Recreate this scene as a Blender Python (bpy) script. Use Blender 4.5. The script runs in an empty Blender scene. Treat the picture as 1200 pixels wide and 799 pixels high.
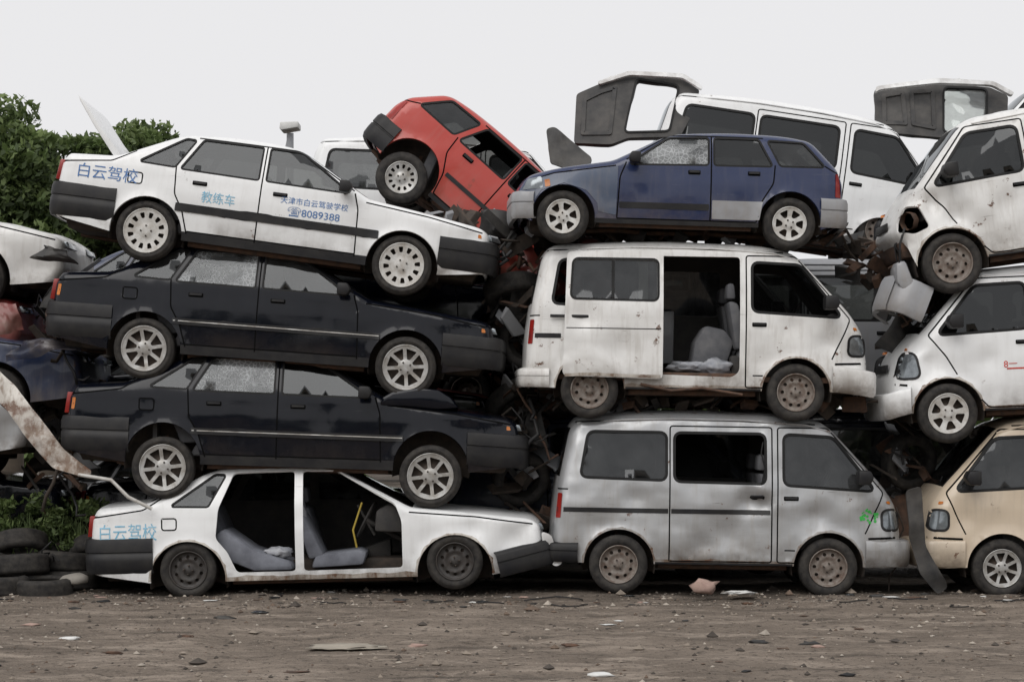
import bpy, bmesh, math, random
import numpy as np
from mathutils import Vector, Matrix, noise
from mathutils.geometry import delaunay_2d_cdt
R=random.Random(7)
D=20.;S=121.;CX=600.;HZ=493.;CH=1.67
GZ=-0.02
def wp(px,py,Y=0):
    k=(D+Y)/D/S
    return Vector(((px-CX)*k,Y,CH-(py-HZ)*k))
scene=bpy.context.scene
COL=scene.collection
# ------------------------------------------------------------------ materials
def newmat(name):
    m=bpy.data.materials.new(name); m.use_nodes=True
    nt=m.node_tree; nt.nodes.clear()
    out=nt.nodes.new('ShaderNodeOutputMaterial')
    return m,nt,out
def N(nt,t,**kw):
    n=nt.nodes.new(t)
    for k,v in kw.items():
        if k in n.inputs.keys(): n.inputs[k].default_value=v
        else: setattr(n,k,v)
    return n
def coords(nt,rnd=True,scale=(1,1,1)):
    tc=N(nt,'ShaderNodeTexCoord'); mp=N(nt,'ShaderNodeMapping')
    mp.inputs['Scale'].default_value=scale
    nt.links.new(tc.outputs['Object'],mp.inputs['Vector'])
    if rnd:
        oi=N(nt,'ShaderNodeObjectInfo'); ml=N(nt,'ShaderNodeMath',operation='MULTIPLY'); ml.inputs[1].default_value=37.
        nt.links.new(oi.outputs['Random'],ml.inputs[0]); nt.links.new(ml.outputs[0],mp.inputs['Location'])
    return mp.outputs['Vector'],tc
def ramp(nt,src,a,b,ca=0.,cb=1.):
    r=N(nt,'ShaderNodeMapRange'); r.inputs[1].default_value=a; r.inputs[2].default_value=b
    r.inputs[3].default_value=ca; r.inputs[4].default_value=cb
    nt.links.new(src,r.inputs[0]); return r.outputs[0]
def mixc(nt,f,a,b):
    m=N(nt,'ShaderNodeMix',data_type='RGBA')
    if hasattr(f,'links'): nt.links.new(f,m.inputs[0])
    else: m.inputs[0].default_value=f
    for v,i in ((a,6),(b,7)):
        if hasattr(v,'links'): nt.links.new(v,m.inputs[i])
        else: m.inputs[i].default_value=(*v,1)
    return m.outputs[2]
def mth(nt,op,a,b):
    m=N(nt,'ShaderNodeMath',operation=op)
    for v,i in ((a,0),(b,1)):
        if hasattr(v,'links'): nt.links.new(v,m.inputs[i])
        else: m.inputs[i].default_value=v
    return m.outputs[0]
def paint(name,col,dust=.35,rough=.32,rust=.5,dustcol=(.26,.23,.19),coat=.3,metal=0.,grime=.5,scr=.35,scrcol=(.12,.11,.10),wavy=.35,ior=1.5):
    m,nt,out=newmat(name)
    v,tc=coords(nt)
    n1=N(nt,'ShaderNodeTexNoise',Scale=2.2,Detail=9.,Roughness=.62); nt.links.new(v,n1.inputs['Vector'])
    v2,_=coords(nt,True,(11,11,1.1))
    n2=N(nt,'ShaderNodeTexNoise',Scale=1.6,Detail=6.,Roughness=.6); nt.links.new(v2,n2.inputs['Vector'])
    n3=N(nt,'ShaderNodeTexNoise',Scale=7.,Detail=10.,Roughness=.7); nt.links.new(v,n3.inputs['Vector'])
    v4,_=coords(nt,True,(1.6,1.6,38)); v4.node.inputs['Rotation'].default_value=(0,.12,0)
    n4=N(nt,'ShaderNodeTexNoise',Scale=1.7,Detail=5.,Roughness=.7); nt.links.new(v4,n4.inputs['Vector'])
    n5=N(nt,'ShaderNodeTexNoise',Scale=2.6,Detail=1.5,Roughness=.5); nt.links.new(v,n5.inputs['Vector'])
    f1=ramp(nt,n1.outputs[0],.38,.72)
    f2=ramp(nt,n2.outputs[0],.50,.70)
    sx=N(nt,'ShaderNodeSeparateXYZ'); nt.links.new(tc.outputs['Object'],sx.inputs[0])
    low=ramp(nt,sx.outputs[2],.42,-.08)
    a=mth(nt,'MULTIPLY',f1,.6); b=mth(nt,'MULTIPLY',f2,.7); s=mth(nt,'ADD',a,b)
    lo=mth(nt,'MULTIPLY',low,ramp(nt,n3.outputs[0],.35,.65,.1,1.)); s=mth(nt,'ADD',s,lo)
    s=mth(nt,'ADD',s,.04)
    fac=mth(nt,'MULTIPLY',s,dust); fc=N(nt,'ShaderNodeClamp'); nt.links.new(fac,fc.inputs[0]); fac=fc.outputs[0]
    c=mixc(nt,fac,col,dustcol)
    lo2=mth(nt,'MULTIPLY',ramp(nt,sx.outputs[2],.26,-.02),ramp(nt,n1.outputs[0],.42,.62)); c=mixc(nt,mth(nt,'MULTIPLY',lo2,grime),c,(.10,.075,.055))
    sc_=mth(nt,'MULTIPLY',ramp(nt,n4.outputs[0],.64,.68),ramp(nt,n1.outputs[0],.45,.6)); c=mixc(nt,mth(nt,'MULTIPLY',sc_,scr),c,scrcol)
    rn=ramp(nt,n3.outputs[0],.66-.05*rust,.69-.05*rust)
    rr=mth(nt,'MULTIPLY',mth(nt,'MULTIPLY',rn,ramp(nt,n1.outputs[0],.46,.56)),min(1,rust*1.3)); c=mixc(nt,rr,c,(.11,.05,.025))
    p=N(nt,'ShaderNodeBsdfPrincipled'); p.inputs['Coat Weight'].default_value=coat; p.inputs['Coat Roughness'].default_value=.05
    p.inputs['Metallic'].default_value=metal; p.inputs['IOR'].default_value=ior
    nt.links.new(c,p.inputs['Base Color'])
    ro=mth(nt,'ADD',rough,mth(nt,'MULTIPLY',fac,.5)); nt.links.new(ro,p.inputs['Roughness'])
    bw=N(nt,'ShaderNodeBump',Strength=wavy,Distance=.05); nt.links.new(n5.outputs[0],bw.inputs['Height'])
    bp=N(nt,'ShaderNodeBump',Strength=.08,Distance=.01); nt.links.new(n3.outputs[0],bp.inputs['Height']); nt.links.new(bw.outputs[0],bp.inputs['Normal'])
    nt.links.new(bp.outputs[0],p.inputs['Normal']); nt.links.new(bw.outputs[0],p.inputs['Coat Normal'])
    nt.links.new(p.outputs[0],out.inputs[0]); return m
def plain(name,col,rough=.6,var=.35,metal=0.,sc=6.,col2=None,bump=.15,spec=.5):
    m,nt,out=newmat(name); v,tc=coords(nt)
    n=N(nt,'ShaderNodeTexNoise',Scale=sc,Detail=8.,Roughness=.65); nt.links.new(v,n.inputs['Vector'])
    c2=col2 or tuple(x*(1-var) for x in col)
    c=mixc(nt,ramp(nt,n.outputs[0],.35,.68),col,c2)
    p=N(nt,'ShaderNodeBsdfPrincipled',Roughness=rough,Metallic=metal); nt.links.new(c,p.inputs['Base Color']); p.inputs['Specular IOR Level'].default_value=spec
    bp=N(nt,'ShaderNodeBump',Strength=bump,Distance=.01); nt.links.new(n.outputs[0],bp.inputs['Height']); nt.links.new(bp.outputs[0],p.inputs['Normal'])
    nt.links.new(p.outputs[0],out.inputs[0]); return m
def glass(name,tint=.35,dust=.3,dcol=(.32,.31,.29),crack=0.,lo=.4,refl=.04):
    m,nt,out=newmat(name); v,tc=coords(nt)
    n=N(nt,'ShaderNodeTexNoise',Scale=3.,Detail=8.,Roughness=.7); nt.links.new(v,n.inputs['Vector'])
    tr=N(nt,'ShaderNodeBsdfTransparent'); tr.inputs[0].default_value=(tint,tint*1.03,tint,1)
    gl=N(nt,'ShaderNodeBsdfGlossy',Roughness=.03); gl.inputs[0].default_value=(.85,.88,.9,1)
    lw=N(nt,'ShaderNodeFresnel',IOR=1.5)
    mx=N(nt,'ShaderNodeMixShader'); nt.links.new(ramp(nt,lw.outputs[0],0,1,.02,1),mx.inputs[0]); nt.links.new(tr.outputs[0],mx.inputs[1]); nt.links.new(gl.outputs[0],mx.inputs[2])
    df=N(nt,'ShaderNodeBsdfDiffuse'); df.inputs[0].default_value=(*dcol,1)
    f=mth(nt,'MULTIPLY',ramp(nt,n.outputs[0],lo,.7,.25,1.),dust)
    if crack>0:
        vo=N(nt,'ShaderNodeTexVoronoi',feature='DISTANCE_TO_EDGE',Scale=26.); nt.links.new(v,vo.inputs['Vector'])
        n2=N(nt,'ShaderNodeTexNoise',Scale=2.3,Detail=3.); nt.links.new(v,n2.inputs['Vector'])
        cr=mth(nt,'MULTIPLY',ramp(nt,vo.outputs[0],.12,.0,.35,1.),ramp(nt,n2.outputs[0],.42,.56))
        f=mth(nt,'ADD',f,mth(nt,'MULTIPLY',cr,crack))
    m2=N(nt,'ShaderNodeMixShader'); nt.links.new(f,m2.inputs[0]); nt.links.new(mx.outputs[0],m2.inputs[1]); nt.links.new(df.outputs[0],m2.inputs[2])
    nt.links.new(m2.outputs[0],out.inputs[0]); return m
M={}
M['white']=paint('paint_white',(.80,.81,.81),.13,rust=.5,grime=.8,wavy=.2,scr=.3)
M['white2']=paint('paint_white_dirty',(.76,.76,.745),.36,rust=1.05,grime=1.,scr=.7,dustcol=(.27,.23,.18),wavy=.6)
M['black']=paint('paint_black',(.003,.004,.008),.02,.13,rust=0.,dustcol=(.16,.15,.135),coat=.12,grime=.2,scr=.10,scrcol=(.2,.2,.2),wavy=.15,ior=1.36)
M['silver']=paint('paint_silver',(.44,.45,.46),.36,.30,rust=.9,metal=.4,grime=1.,scr=.6,wavy=.8)
M['blue']=paint('paint_blue',(.008,.020,.075),.08,.2,rust=.2,coat=.3,scrcol=(.2,.2,.22),wavy=.2)
M['blue_grey']=paint('paint_blue_grey',(.06,.085,.14),.2,.3,rust=.5)
M['grey']=paint('paint_grey',(.30,.31,.33),.3,.4,rust=.3)
M['red']=paint('paint_red',(.44,.035,.022),.14,.3,rust=.3)
M['beige']=paint('paint_beige',(.60,.50,.38),.26,.30,rust=.8,grime=.9)
M['darkred']=paint('paint_dark_red',(.18,.015,.015),.3,.4,rust=.6)
M['darkblue']=paint('paint_dark_blue',(.012,.025,.07),.2,.35,rust=.6)
M['edge_white']=paint('paint_white_rusted',(.62,.60,.55),.8,rust=2.6,grime=1.,dustcol=(.18,.12,.08))
M['edge_silver']=paint('paint_silver_rusted',(.36,.36,.35),.9,rust=2.4,grime=1.,dustcol=(.14,.095,.065))
M['trim']=plain('black_plastic',(.012,.012,.014),.5,col2=(.026,.025,.024),spec=.3)
M['gap']=plain('panel_gap',(.004,.004,.004),.9,spec=.1)
M['rubber']=plain('rubber_seal',(.008,.008,.008),.6,spec=.3)
M['inter']=plain('interior_trim',(.030,.029,.029),.8,col2=(.06,.055,.05))
M['under']=plain('underbody',(.030,.026,.022),.85,col2=(.075,.055,.042),sc=9)
M['rust']=plain('rusty_steel',(.12,.065,.04),.85,col2=(.05,.035,.028),sc=12)
M['tyre']=plain('tyre_rubber',(.018,.017,.017),.8,col2=(.055,.05,.044),sc=14,spec=.3)
M['alloy']=plain('alloy',(.50,.50,.49),.4,col2=(.27,.25,.22),metal=.35,sc=10)
M['hubw']=plain('hubcap_white',(.62,.62,.60),.4,col2=(.36,.33,.29),sc=10)
M['steel']=plain('steel_wheel',(.05,.047,.045),.6,col2=(.035,.027,.022),sc=16)
M['rustwheel']=plain('rusty_wheel',(.24,.215,.19),.6,col2=(.11,.07,.05),sc=16)
M['glass']=glass('window_glass',.25,.14,(.2,.2,.2))
M['glassd']=glass('window_glass_tinted',.06,.08,(.10,.10,.10))
M['glassc']=glass('window_glass_cracked',.45,.14,(.5,.52,.53),crack=.75)
M['glasst']=glass('window_glass_dirty',.2,.34,(.14,.145,.15))
M['glassl']=glass('window_glass_clear',.8,.3,(.5,.5,.5))
M['seat']=plain('seat_fabric',(.085,.088,.098),.9,col2=(.15,.15,.155))
M['seatl']=plain('seat_fabric_pale',(.20,.21,.24),.9,col2=(.11,.115,.135),sc=5)
M['cloth']=plain('cloth_light',(.42,.43,.45),.9,col2=(.20,.21,.24),sc=9)
M['amber']=plain('amber_lens',(.6,.19,.03),.25)
M['redlens']=plain('red_lens',(.30,.02,.015),.25)
M['lens']=plain('headlamp_lens',(.30,.33,.35),.12,col2=(.10,.11,.12),metal=.5)
M['bluetxt']=plain('lettering_blue',(.07,.18,.42),.5,var=.2)
M['cyantxt']=plain('lettering_cyan',(.13,.42,.62),.6,col2=(.35,.55,.66),sc=30)
M['redtxt']=plain('lettering_red',(.6,.06,.04),.6)
M['green']=plain('sticker_green',(.05,.5,.08),.6)
M['dirtpanel']=plain('dark_panel',(.018,.018,.019),.6,col2=(.065,.06,.054),sc=5)
M['brick']=plain('brick_pink',(.42,.30,.25),.9,col2=(.30,.20,.17),sc=14)
M['paper']=plain('paper',(.7,.7,.68),.9,var=.2)
M['strap']=plain('strap_yellow',(.45,.33,.05),.7)
# ------------------------------------------------------------------ helpers
CTX={'parent':None,'dz':0.}
def add_obj(name,data,parent='ctx',dz=None):
    ob=bpy.data.objects.new(name,data); COL.objects.link(ob)
    if parent=='ctx':
        ob.parent=CTX['parent']; ob.location.z=CTX['dz'] if dz is None else dz
    elif parent: ob.parent=parent
    return ob
def mesh_obj(name,v,f,mats,mi=None,smooth=True,parent='ctx',dz=None,split=None):
    me=bpy.data.meshes.new(name); me.from_pydata([tuple(a) for a in v],[],[tuple(a) for a in f])
    for m in (mats if isinstance(mats,(list,tuple)) else [mats]): me.materials.append(m)
    if mi is not None: me.polygons.foreach_set('material_index',np.array(mi,dtype=np.int32))
    if smooth: me.polygons.foreach_set('use_smooth',np.ones(len(f),dtype=bool))
    me.update()
    ob=add_obj(name,me,parent,dz)
    if split:
        e=ob.modifiers.new('split','EDGE_SPLIT'); e.split_angle=math.radians(split)
    return ob
def smooth_path(P,F,T=None,closed=False,step=.07):
    P=[np.array(p,float) for p in P]; n=len(P); T=T or [None]*n; out=[];tg=[]
    for i in range(n):
        if (not closed and i in (0,n-1)) or F[i]<=0: out.append(P[i]);tg.append(T[i]);continue
        a0=P[i-1];b0=P[(i+1)%n];p=P[i]
        l1=np.linalg.norm((a0-p)[:2]);l2=np.linalg.norm((b0-p)[:2])
        a=p+(a0-p)*min(F[i]/l1,.48);b=p+(b0-p)*min(F[i]/l2,.48)
        for k in range(6):
            t=k/5; out.append((1-t)**2*a+2*t*(1-t)*p+t*t*b); tg.append(T[i-1] if k<3 else T[i])
    o2=[];t2=[];m=len(out)
    for i in range(m):
        o2.append(out[i]);t2.append(tg[i])
        if i==m-1 and not closed: break
        q=out[(i+1)%m]; L=np.linalg.norm((q-out[i])[:2]); k=int(L/step)
        for j in range(1,k+1):
            t=j/(k+1); o2.append(out[i]*(1-t)+q*t); t2.append(tg[i])
    return np.array(o2),t2
def rpoly(poly,r=.03,step=.07): return smooth_path(poly,[r]*len(poly),None,True,step)[0]
def area(P): x,y=P[:,0],P[:,1]; return .5*np.sum(x*np.roll(y,-1)-y*np.roll(x,-1))
def offset(P,d):
    s=1 if area(P)>0 else -1
    t=np.roll(P,-1,0)-np.roll(P,1,0); t/=np.linalg.norm(t,axis=1)[:,None]+1e-9
    return P+s*d*np.stack([t[:,1],-t[:,0]],1)
def strip(pts,w):
    P=smooth_path(pts,[.03]*len(pts),None,False,.08)[0]
    t=np.gradient(P,axis=0); t/=np.linalg.norm(t,axis=1)[:,None]+1e-9
    n=np.stack([-t[:,1],t[:,0]],1)
    return np.concatenate([P+n*w/2,(P-n*w/2)[::-1]])
def pip(Q,P):
    x,y=Q[:,0][:,None],Q[:,1][:,None]; x1,y1=P[:,0],P[:,1]; x2,y2=np.roll(x1,-1),np.roll(y1,-1)
    c=((y1>y)!=(y2>y))&(x<(x2-x1)*(y-y1)/(np.where(y2==y1,1e-12,y2-y1))+x1)
    return (c.sum(1)%2)==1
def cdt(loops,pts):
    V=[];E=[]
    for L in loops:
        b=len(V); n=len(L); V+=[Vector((float(a[0]),float(a[1]))) for a in L]; E+=[(b+i,b+(i+1)%n) for i in range(n)]
    V+=[Vector((float(a[0]),float(a[1]))) for a in pts]
    r=delaunay_2d_cdt(V,E,[],0,1e-5)
    v=np.array([tuple(a) for a in r[0]]); f=np.array([tuple(a) for a in r[2]])
    a,b,c=v[f[:,0]],v[f[:,1]],v[f[:,2]]
    ar=(b[:,0]-a[:,0])*(c[:,1]-a[:,1])-(b[:,1]-a[:,1])*(c[:,0]-a[:,0])
    f[ar<0]=f[ar<0][:,::-1]; f=f[np.abs(ar)>1e-9]
    return v,f,(v[f[:,0]]+v[f[:,1]]+v[f[:,2]])/3
def prism(name,poly,y0,y1,mat,bevel=.015,parent='ctx',dz=None):
    n=len(poly); P=np.array(poly,float)
    if area(P)<0: P=P[::-1]
    v=[(a[0],y0,a[1]) for a in P]+[(a[0],y1,a[1]) for a in P]
    f=[tuple(range(n)),tuple(range(2*n-1,n-1,-1))]+[(i,i+n,(i+1)%n+n,(i+1)%n) for i in range(n)]
    ob=mesh_obj(name,v,f,mat,parent=parent,dz=dz)
    if bevel:
        b=ob.modifiers.new('b','BEVEL'); b.width=bevel; b.segments=2; b.limit_method='ANGLE'
    e=ob.modifiers.new('s','EDGE_SPLIT'); e.split_angle=math.radians(35)
    return ob
def tube(name,pts,r,mat,parent='ctx',dz=None):
    cu=bpy.data.curves.new(name,'CURVE'); cu.dimensions='3D'; cu.bevel_depth=r; cu.bevel_resolution=2
    sp=cu.splines.new('POLY'); sp.points.add(len(pts)-1)
    for i,p in enumerate(pts): sp.points[i].co=(*p,1)
    cu.materials.append(mat); return add_obj(name,cu,parent,dz)
def blob(name,loc,sc,mat,amp=.35,parent='ctx',seed=0,sub=3,fr=2.):
    bm=bmesh.new(); bmesh.ops.create_icosphere(bm,subdivisions=sub,radius=1)
    for v in bm.verts:
        n=noise.noise(v.co*fr+Vector((seed,seed*2,0)))+.5*noise.noise(v.co*fr*2.3+Vector((seed,0,5)))
        v.co*=1+amp*n
        v.co=Vector((v.co.x*sc[0]+loc[0],v.co.y*sc[1]+loc[1],v.co.z*sc[2]+loc[2]))
    me=bpy.data.meshes.new(name); bm.to_mesh(me); bm.free(); me.materials.append(mat)
    me.polygons.foreach_set('use_smooth',np.ones(len(me.polygons),dtype=bool))
    return add_obj(name,me,parent)
# ------------------------------------------------------------------ body
class Body:
    near=-1
    def __init__(s,top,arches,zr,W,belt,lean,bulge=.12,taper=.05,crease=None,dents=(),seed=0,amp=.004):
        P=[(a[0],a[1],a[2]) for a in top]; F=[a[3] for a in top]; T=[a[4] for a in top]
        s.P,s.T=smooth_path(P,F,T,False,.06)
        s.W=W;s.belt=belt;s.lean=lean;s.bulge=bulge;s.taper=taper;s.crease=crease;s.dents=dents;s.seed=seed;s.amp=amp
        s.arches=arches;s.zr=zr
        bot=[]
        for (xc,zc,ra) in sorted(arches,key=lambda a:-a[0]):
            a0=math.asin(max(-1,min(1,(zr-zc)/ra)))
            for k in range(25):
                a=a0+(math.pi-2*a0)*k/24; bot.append((xc+ra*math.cos(a),zc+ra*math.sin(a)))
        pl=[tuple(s.P[-1][:2])]+bot+[tuple(s.P[0][:2])]
        b,_=smooth_path(pl,[0]*len(pl),None,False,.07)
        s.out=np.concatenate([s.P[:,:2],b[1:-1]])
        s.x0,s.x1=s.out[:,0].min(),s.out[:,0].max()
    def dist(s,Q):
        A=s.P[:-1];B=s.P[1:]
        d=B[:,:2]-A[:,:2]; L=(d**2).sum(1)+1e-12
        t=np.clip(((Q[:,None,:]-A[None,:,:2])*d[None]).sum(2)/L,0,1)
        C=A[None,:,:2]+t[...,None]*d[None]
        dd=np.sqrt(((Q[:,None,:]-C)**2).sum(2)); i=dd.argmin(1); k=np.arange(len(Q))
        r=A[i,2]*(1-t[k,i])+B[i,2]*t[k,i]
        return dd[k,i],r
    def Y(s,Q,sgn=-1):
        Q=np.asarray(Q,float)[:,:2]; x,z=Q[:,0],Q[:,1]
        w=np.full(len(Q),s.W)
        zm=s.belt*.55
        w-=s.bulge*np.where(z<zm,(zm-z)**2,.6*(np.minimum(z,s.belt)-zm)**2)
        u=(z-s.belt)/.04; w-=s.lean*.04*np.log1p(np.exp(np.clip(u,-30,30)))
        xm=(s.x0+s.x1)/2; t=np.abs(x-xm)/((s.x1-s.x0)/2); w-=s.taper*t**5
        d,r=s.dist(Q); q=np.clip(1-d/r,0,1); w-=r*(1-np.sqrt(np.maximum(0,1-q*q)))
        for xc,zc,ra in s.arches:
            dd=np.hypot(x-xc,z-zc)-ra; w+=.018*np.exp(-(dd/.035)**2)
        if s.crease is not None:
            for (cz,ca) in s.crease: w+=ca*np.tanh((cz-z)/.012)
        for (dx,dzz,dr,da) in s.dents: w-=da*np.exp(-(((x-dx)**2+(z-dzz)**2)/dr**2))*(1 if sgn==s.near else 0)
        if s.amp:
            w+=np.array([s.amp*noise.noise(Vector((a*2.6,b*3.2,s.seed+sgn*3.1)))+.35*s.amp*noise.noise(Vector((a*8,b*8,s.seed+9))) for a,b in zip(x,z)])*np.clip(d/.1,0,1)
        return w
    def sheet(s,ft,sgn):
        outl=s.out; loops=[outl]; regs=[]
        for p,i in ft.get('reg',[]): regs.append((np.array(smooth_path(p,[0]*len(p),None,True,.08)[0]),i))
        for g in ft.get('gap',[]): regs.append((strip(g,.014),2))
        for w in ft.get('win',[]):
            p=rpoly(w[0],w[2] if len(w)>2 else .035); regs.append((offset(p,w[3] if len(w)>3 else .019),3)); regs.append((p,-1))
        for h in ft.get('hole',[]): regs.append((rpoly(h,.04),-1))
        loops+= [r[0] for r in regs]
        gx,gz_=np.meshgrid(np.arange(s.x0,s.x1,.055),np.arange(outl[:,1].min(),outl[:,1].max(),.055))
        G=np.stack([gx.ravel()+.01*np.sin(gz_.ravel()*50),gz_.ravel()],1); G=G[pip(G,outl)]; d,r=s.dist(G); G=G[d>r*1.08]
        t=np.gradient(s.P[:,:2],axis=0); t/=np.linalg.norm(t,axis=1)[:,None]; n=np.stack([t[:,1],-t[:,0]],1)
        rings=[]
        for q in (.03,.12,.3,.55,.8,1.):
            Q=s.P[:,:2]+n*(s.P[:,2:3]*q); k=pip(Q,outl); Q=Q[k]; dd,rr=s.dist(Q); Q=Q[dd>rr*q*.93]; rings.append(Q)
        v,f,c=cdt(loops,np.concatenate([G]+rings))
        mi=np.zeros(len(f),int)
        for p,i in regs: mi[pip(c,p)]=i
        k=pip(c,outl)&(mi>=0); f=f[k];mi=mi[k]
        y=s.Y(v,sgn)*sgn
        V=np.stack([v[:,0],y,v[:,1]],1)
        if sgn>0: f=f[:,::-1]
        return V,f,mi
    def build(s,near,far,ns,mats,glassm,thick=.018,edge=None):
        s.near=ns
        V=[];F=[];MI=[];b=0
        if edge:
            for ft in (near,far):
                ft['reg']=list(ft.get('reg',[]))
                for xc,zc,ra in s.arches:
                    a=np.linspace(-.05,math.pi+.05,26); jag=lambda k:.018+.012*noise.noise(Vector((k*1.7,xc*5,s.seed)))+.006*math.sin(k*2.3+s.seed)
                    P=[(xc+(ra-.01)*math.cos(t),zc+(ra-.01)*math.sin(t)) for t in a]+[(xc+(ra+jag(k))*math.cos(t),zc+(ra+jag(k))*math.sin(t)) for k,t in reversed(list(enumerate(a)))]
                    ft['reg'].insert(0,(P,4))
                x0,x1=s.arches[0][0]+.3,s.arches[1][0]-.3; xs_=np.linspace(x0,x1,24)
                ft['reg'].insert(0,([(x0,-.05),(x1,-.05)]+[(x,s.zr+.045+.025*noise.noise(Vector((x*6,1,s.seed)))) for x in xs_[::-1]],4))
        for sg,ft in ((ns,near),(-ns,far)):
            v,f,mi=s.sheet(ft,sg); V.append(v);F+= [tuple(a+b for a in q) for q in f];MI+=list(mi); b+=len(v)
            for j,w in enumerate(ft.get('win',[])):
                if w[1] is not None:
                    s.patch('window_glass',rpoly(w[0],w[2] if len(w)>2 else .035),-.012,M[w[1]],sg,grid=.1)
        n=len(s.P); t=np.gradient(s.P[:,:2],axis=0); t/=np.linalg.norm(t,axis=1)[:,None]; nn=np.stack([-t[:,1],t[:,0]],1)
        yn={sg:s.Y(s.P,sg) for sg in (-1,1)}
        fs=[-1,-.93,-.8,-.45,0,.45,.8,.93,1]; C=[]
        for i in range(n):
            for fr in fs:
                y=fr*(yn[-1][i] if fr<0 else yn[1][i]); cr=.03*(1-abs(fr)**2.5)
                wv=.35*s.amp*noise.noise(Vector((s.P[i,0]*3,fr*2,s.seed)))*3*(1-abs(fr)**4)
                C.append((s.P[i,0]+nn[i,0]*(cr+wv),y,s.P[i,1]+nn[i,1]*(cr+wv)))
        V.append(np.array(C)); m=len(fs); GF=[]
        for i in range(n-1):
            for j in range(m-1):
                q=(b+i*m+j,b+(i+1)*m+j,b+(i+1)*m+j+1,b+i*m+j+1)
                if s.T[i]=='g' and 1<=j<m-2: GF.append(tuple(a-b for a in q)); continue
                F.append(q); MI.append({'p':0,'g':3,'b':1,'h':0}[s.T[i]])
        V=np.concatenate(V); mats=list(mats)+[edge or mats[0]]
        ob=mesh_obj('body_shell',V,F,mats+[M['inter']]*5,MI)
        bm=bmesh.new(); bm.from_mesh(ob.data); bmesh.ops.remove_doubles(bm,verts=bm.verts,dist=2e-4)
        loose=[v for v in bm.verts if not v.link_faces]; bmesh.ops.delete(bm,geom=loose,context='VERTS')
        bm.to_mesh(ob.data); bm.free()
        so=ob.modifiers.new('sol','SOLIDIFY'); so.thickness=thick; so.offset=-1; so.material_offset=5; so.material_offset_rim=0; so.use_even_offset=False
        e=ob.modifiers.new('split','EDGE_SPLIT'); e.split_angle=math.radians(42)
        if GF and glassm: mesh_obj('windscreen_glass',C,GF,glassm)
        for xc,zc,ra in s.arches:
            for sg in (-1,1):
                v=[];f=[]; K=20; rr=ra+.015
                for k in range(K+1):
                    a=-.25+(math.pi+.5)*k/K
                    for yy in (s.W-.035,s.W-.33): v.append((xc+rr*math.cos(a),sg*yy,zc+rr*math.sin(a)))
                for k in range(K): f.append((2*k,2*k+1,2*k+3,2*k+2))
                v.append((xc,sg*(s.W-.33),zc)); c=len(v)-1
                for k in range(K): f.append((2*k+1,c,2*k+3))
                mesh_obj('wheel_well',v,f,M['under'])
        return ob
    def patch(s,name,poly,off,mat,sgn,grid=.06,thick=0,holes=()):
        poly=np.asarray(poly,float); a,b=poly.min(0),poly.max(0)
        gx,gz_=np.meshgrid(np.arange(a[0],b[0],grid),np.arange(a[1],b[1],grid)); G=np.stack([gx.ravel(),gz_.ravel()],1); G=G[pip(G,offset(poly,-.01))]
        v,f,c=cdt([poly]+list(holes),G); k=pip(c,poly)
        for h in holes: k&=~pip(c,h)
        f=f[k]; y=(s.Y(v,sgn)+off)*sgn
        if sgn>0: f=f[:,::-1]
        ob=mesh_obj(name,np.stack([v[:,0],y,v[:,1]],1),f,mat)
        if thick:
            so=ob.modifiers.new('sol','SOLIDIFY'); so.thickness=thick; so.offset=-1
            e=ob.modifiers.new('split','EDGE_SPLIT'); e.split_angle=math.radians(40)
        return ob
    def text(s,txt,x,z,h,mat,sgn,sx=1.,shear=0.,slope=0.):
        cu=bpy.data.curves.new('t','FONT'); cu.body=txt; cu.size=h; ob=bpy.data.objects.new('t',cu); COL.objects.link(ob)
        bpy.context.view_layer.update(); dg=bpy.context.evaluated_depsgraph_get()
        me=bpy.data.meshes.new_from_object(ob.evaluated_get(dg)); bpy.data.objects.remove(ob)
        n=len(me.vertices)
        if n==0: return
        co=np.zeros(n*3); me.vertices.foreach_get('co',co); co=co.reshape(-1,3)
        d=1 if sgn<0 else -1
        X=x+d*(co[:,0]*sx+co[:,1]*shear); Z=z+co[:,1]+slope*co[:,0]; y=(s.Y(np.stack([X,Z],1),sgn)+.004)*sgn
        me.vertices.foreach_set('co',np.stack([X,y,Z],1).ravel()); me.materials.clear(); me.materials.append(mat)
        me.update(); add_obj('lettering',me)
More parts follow.
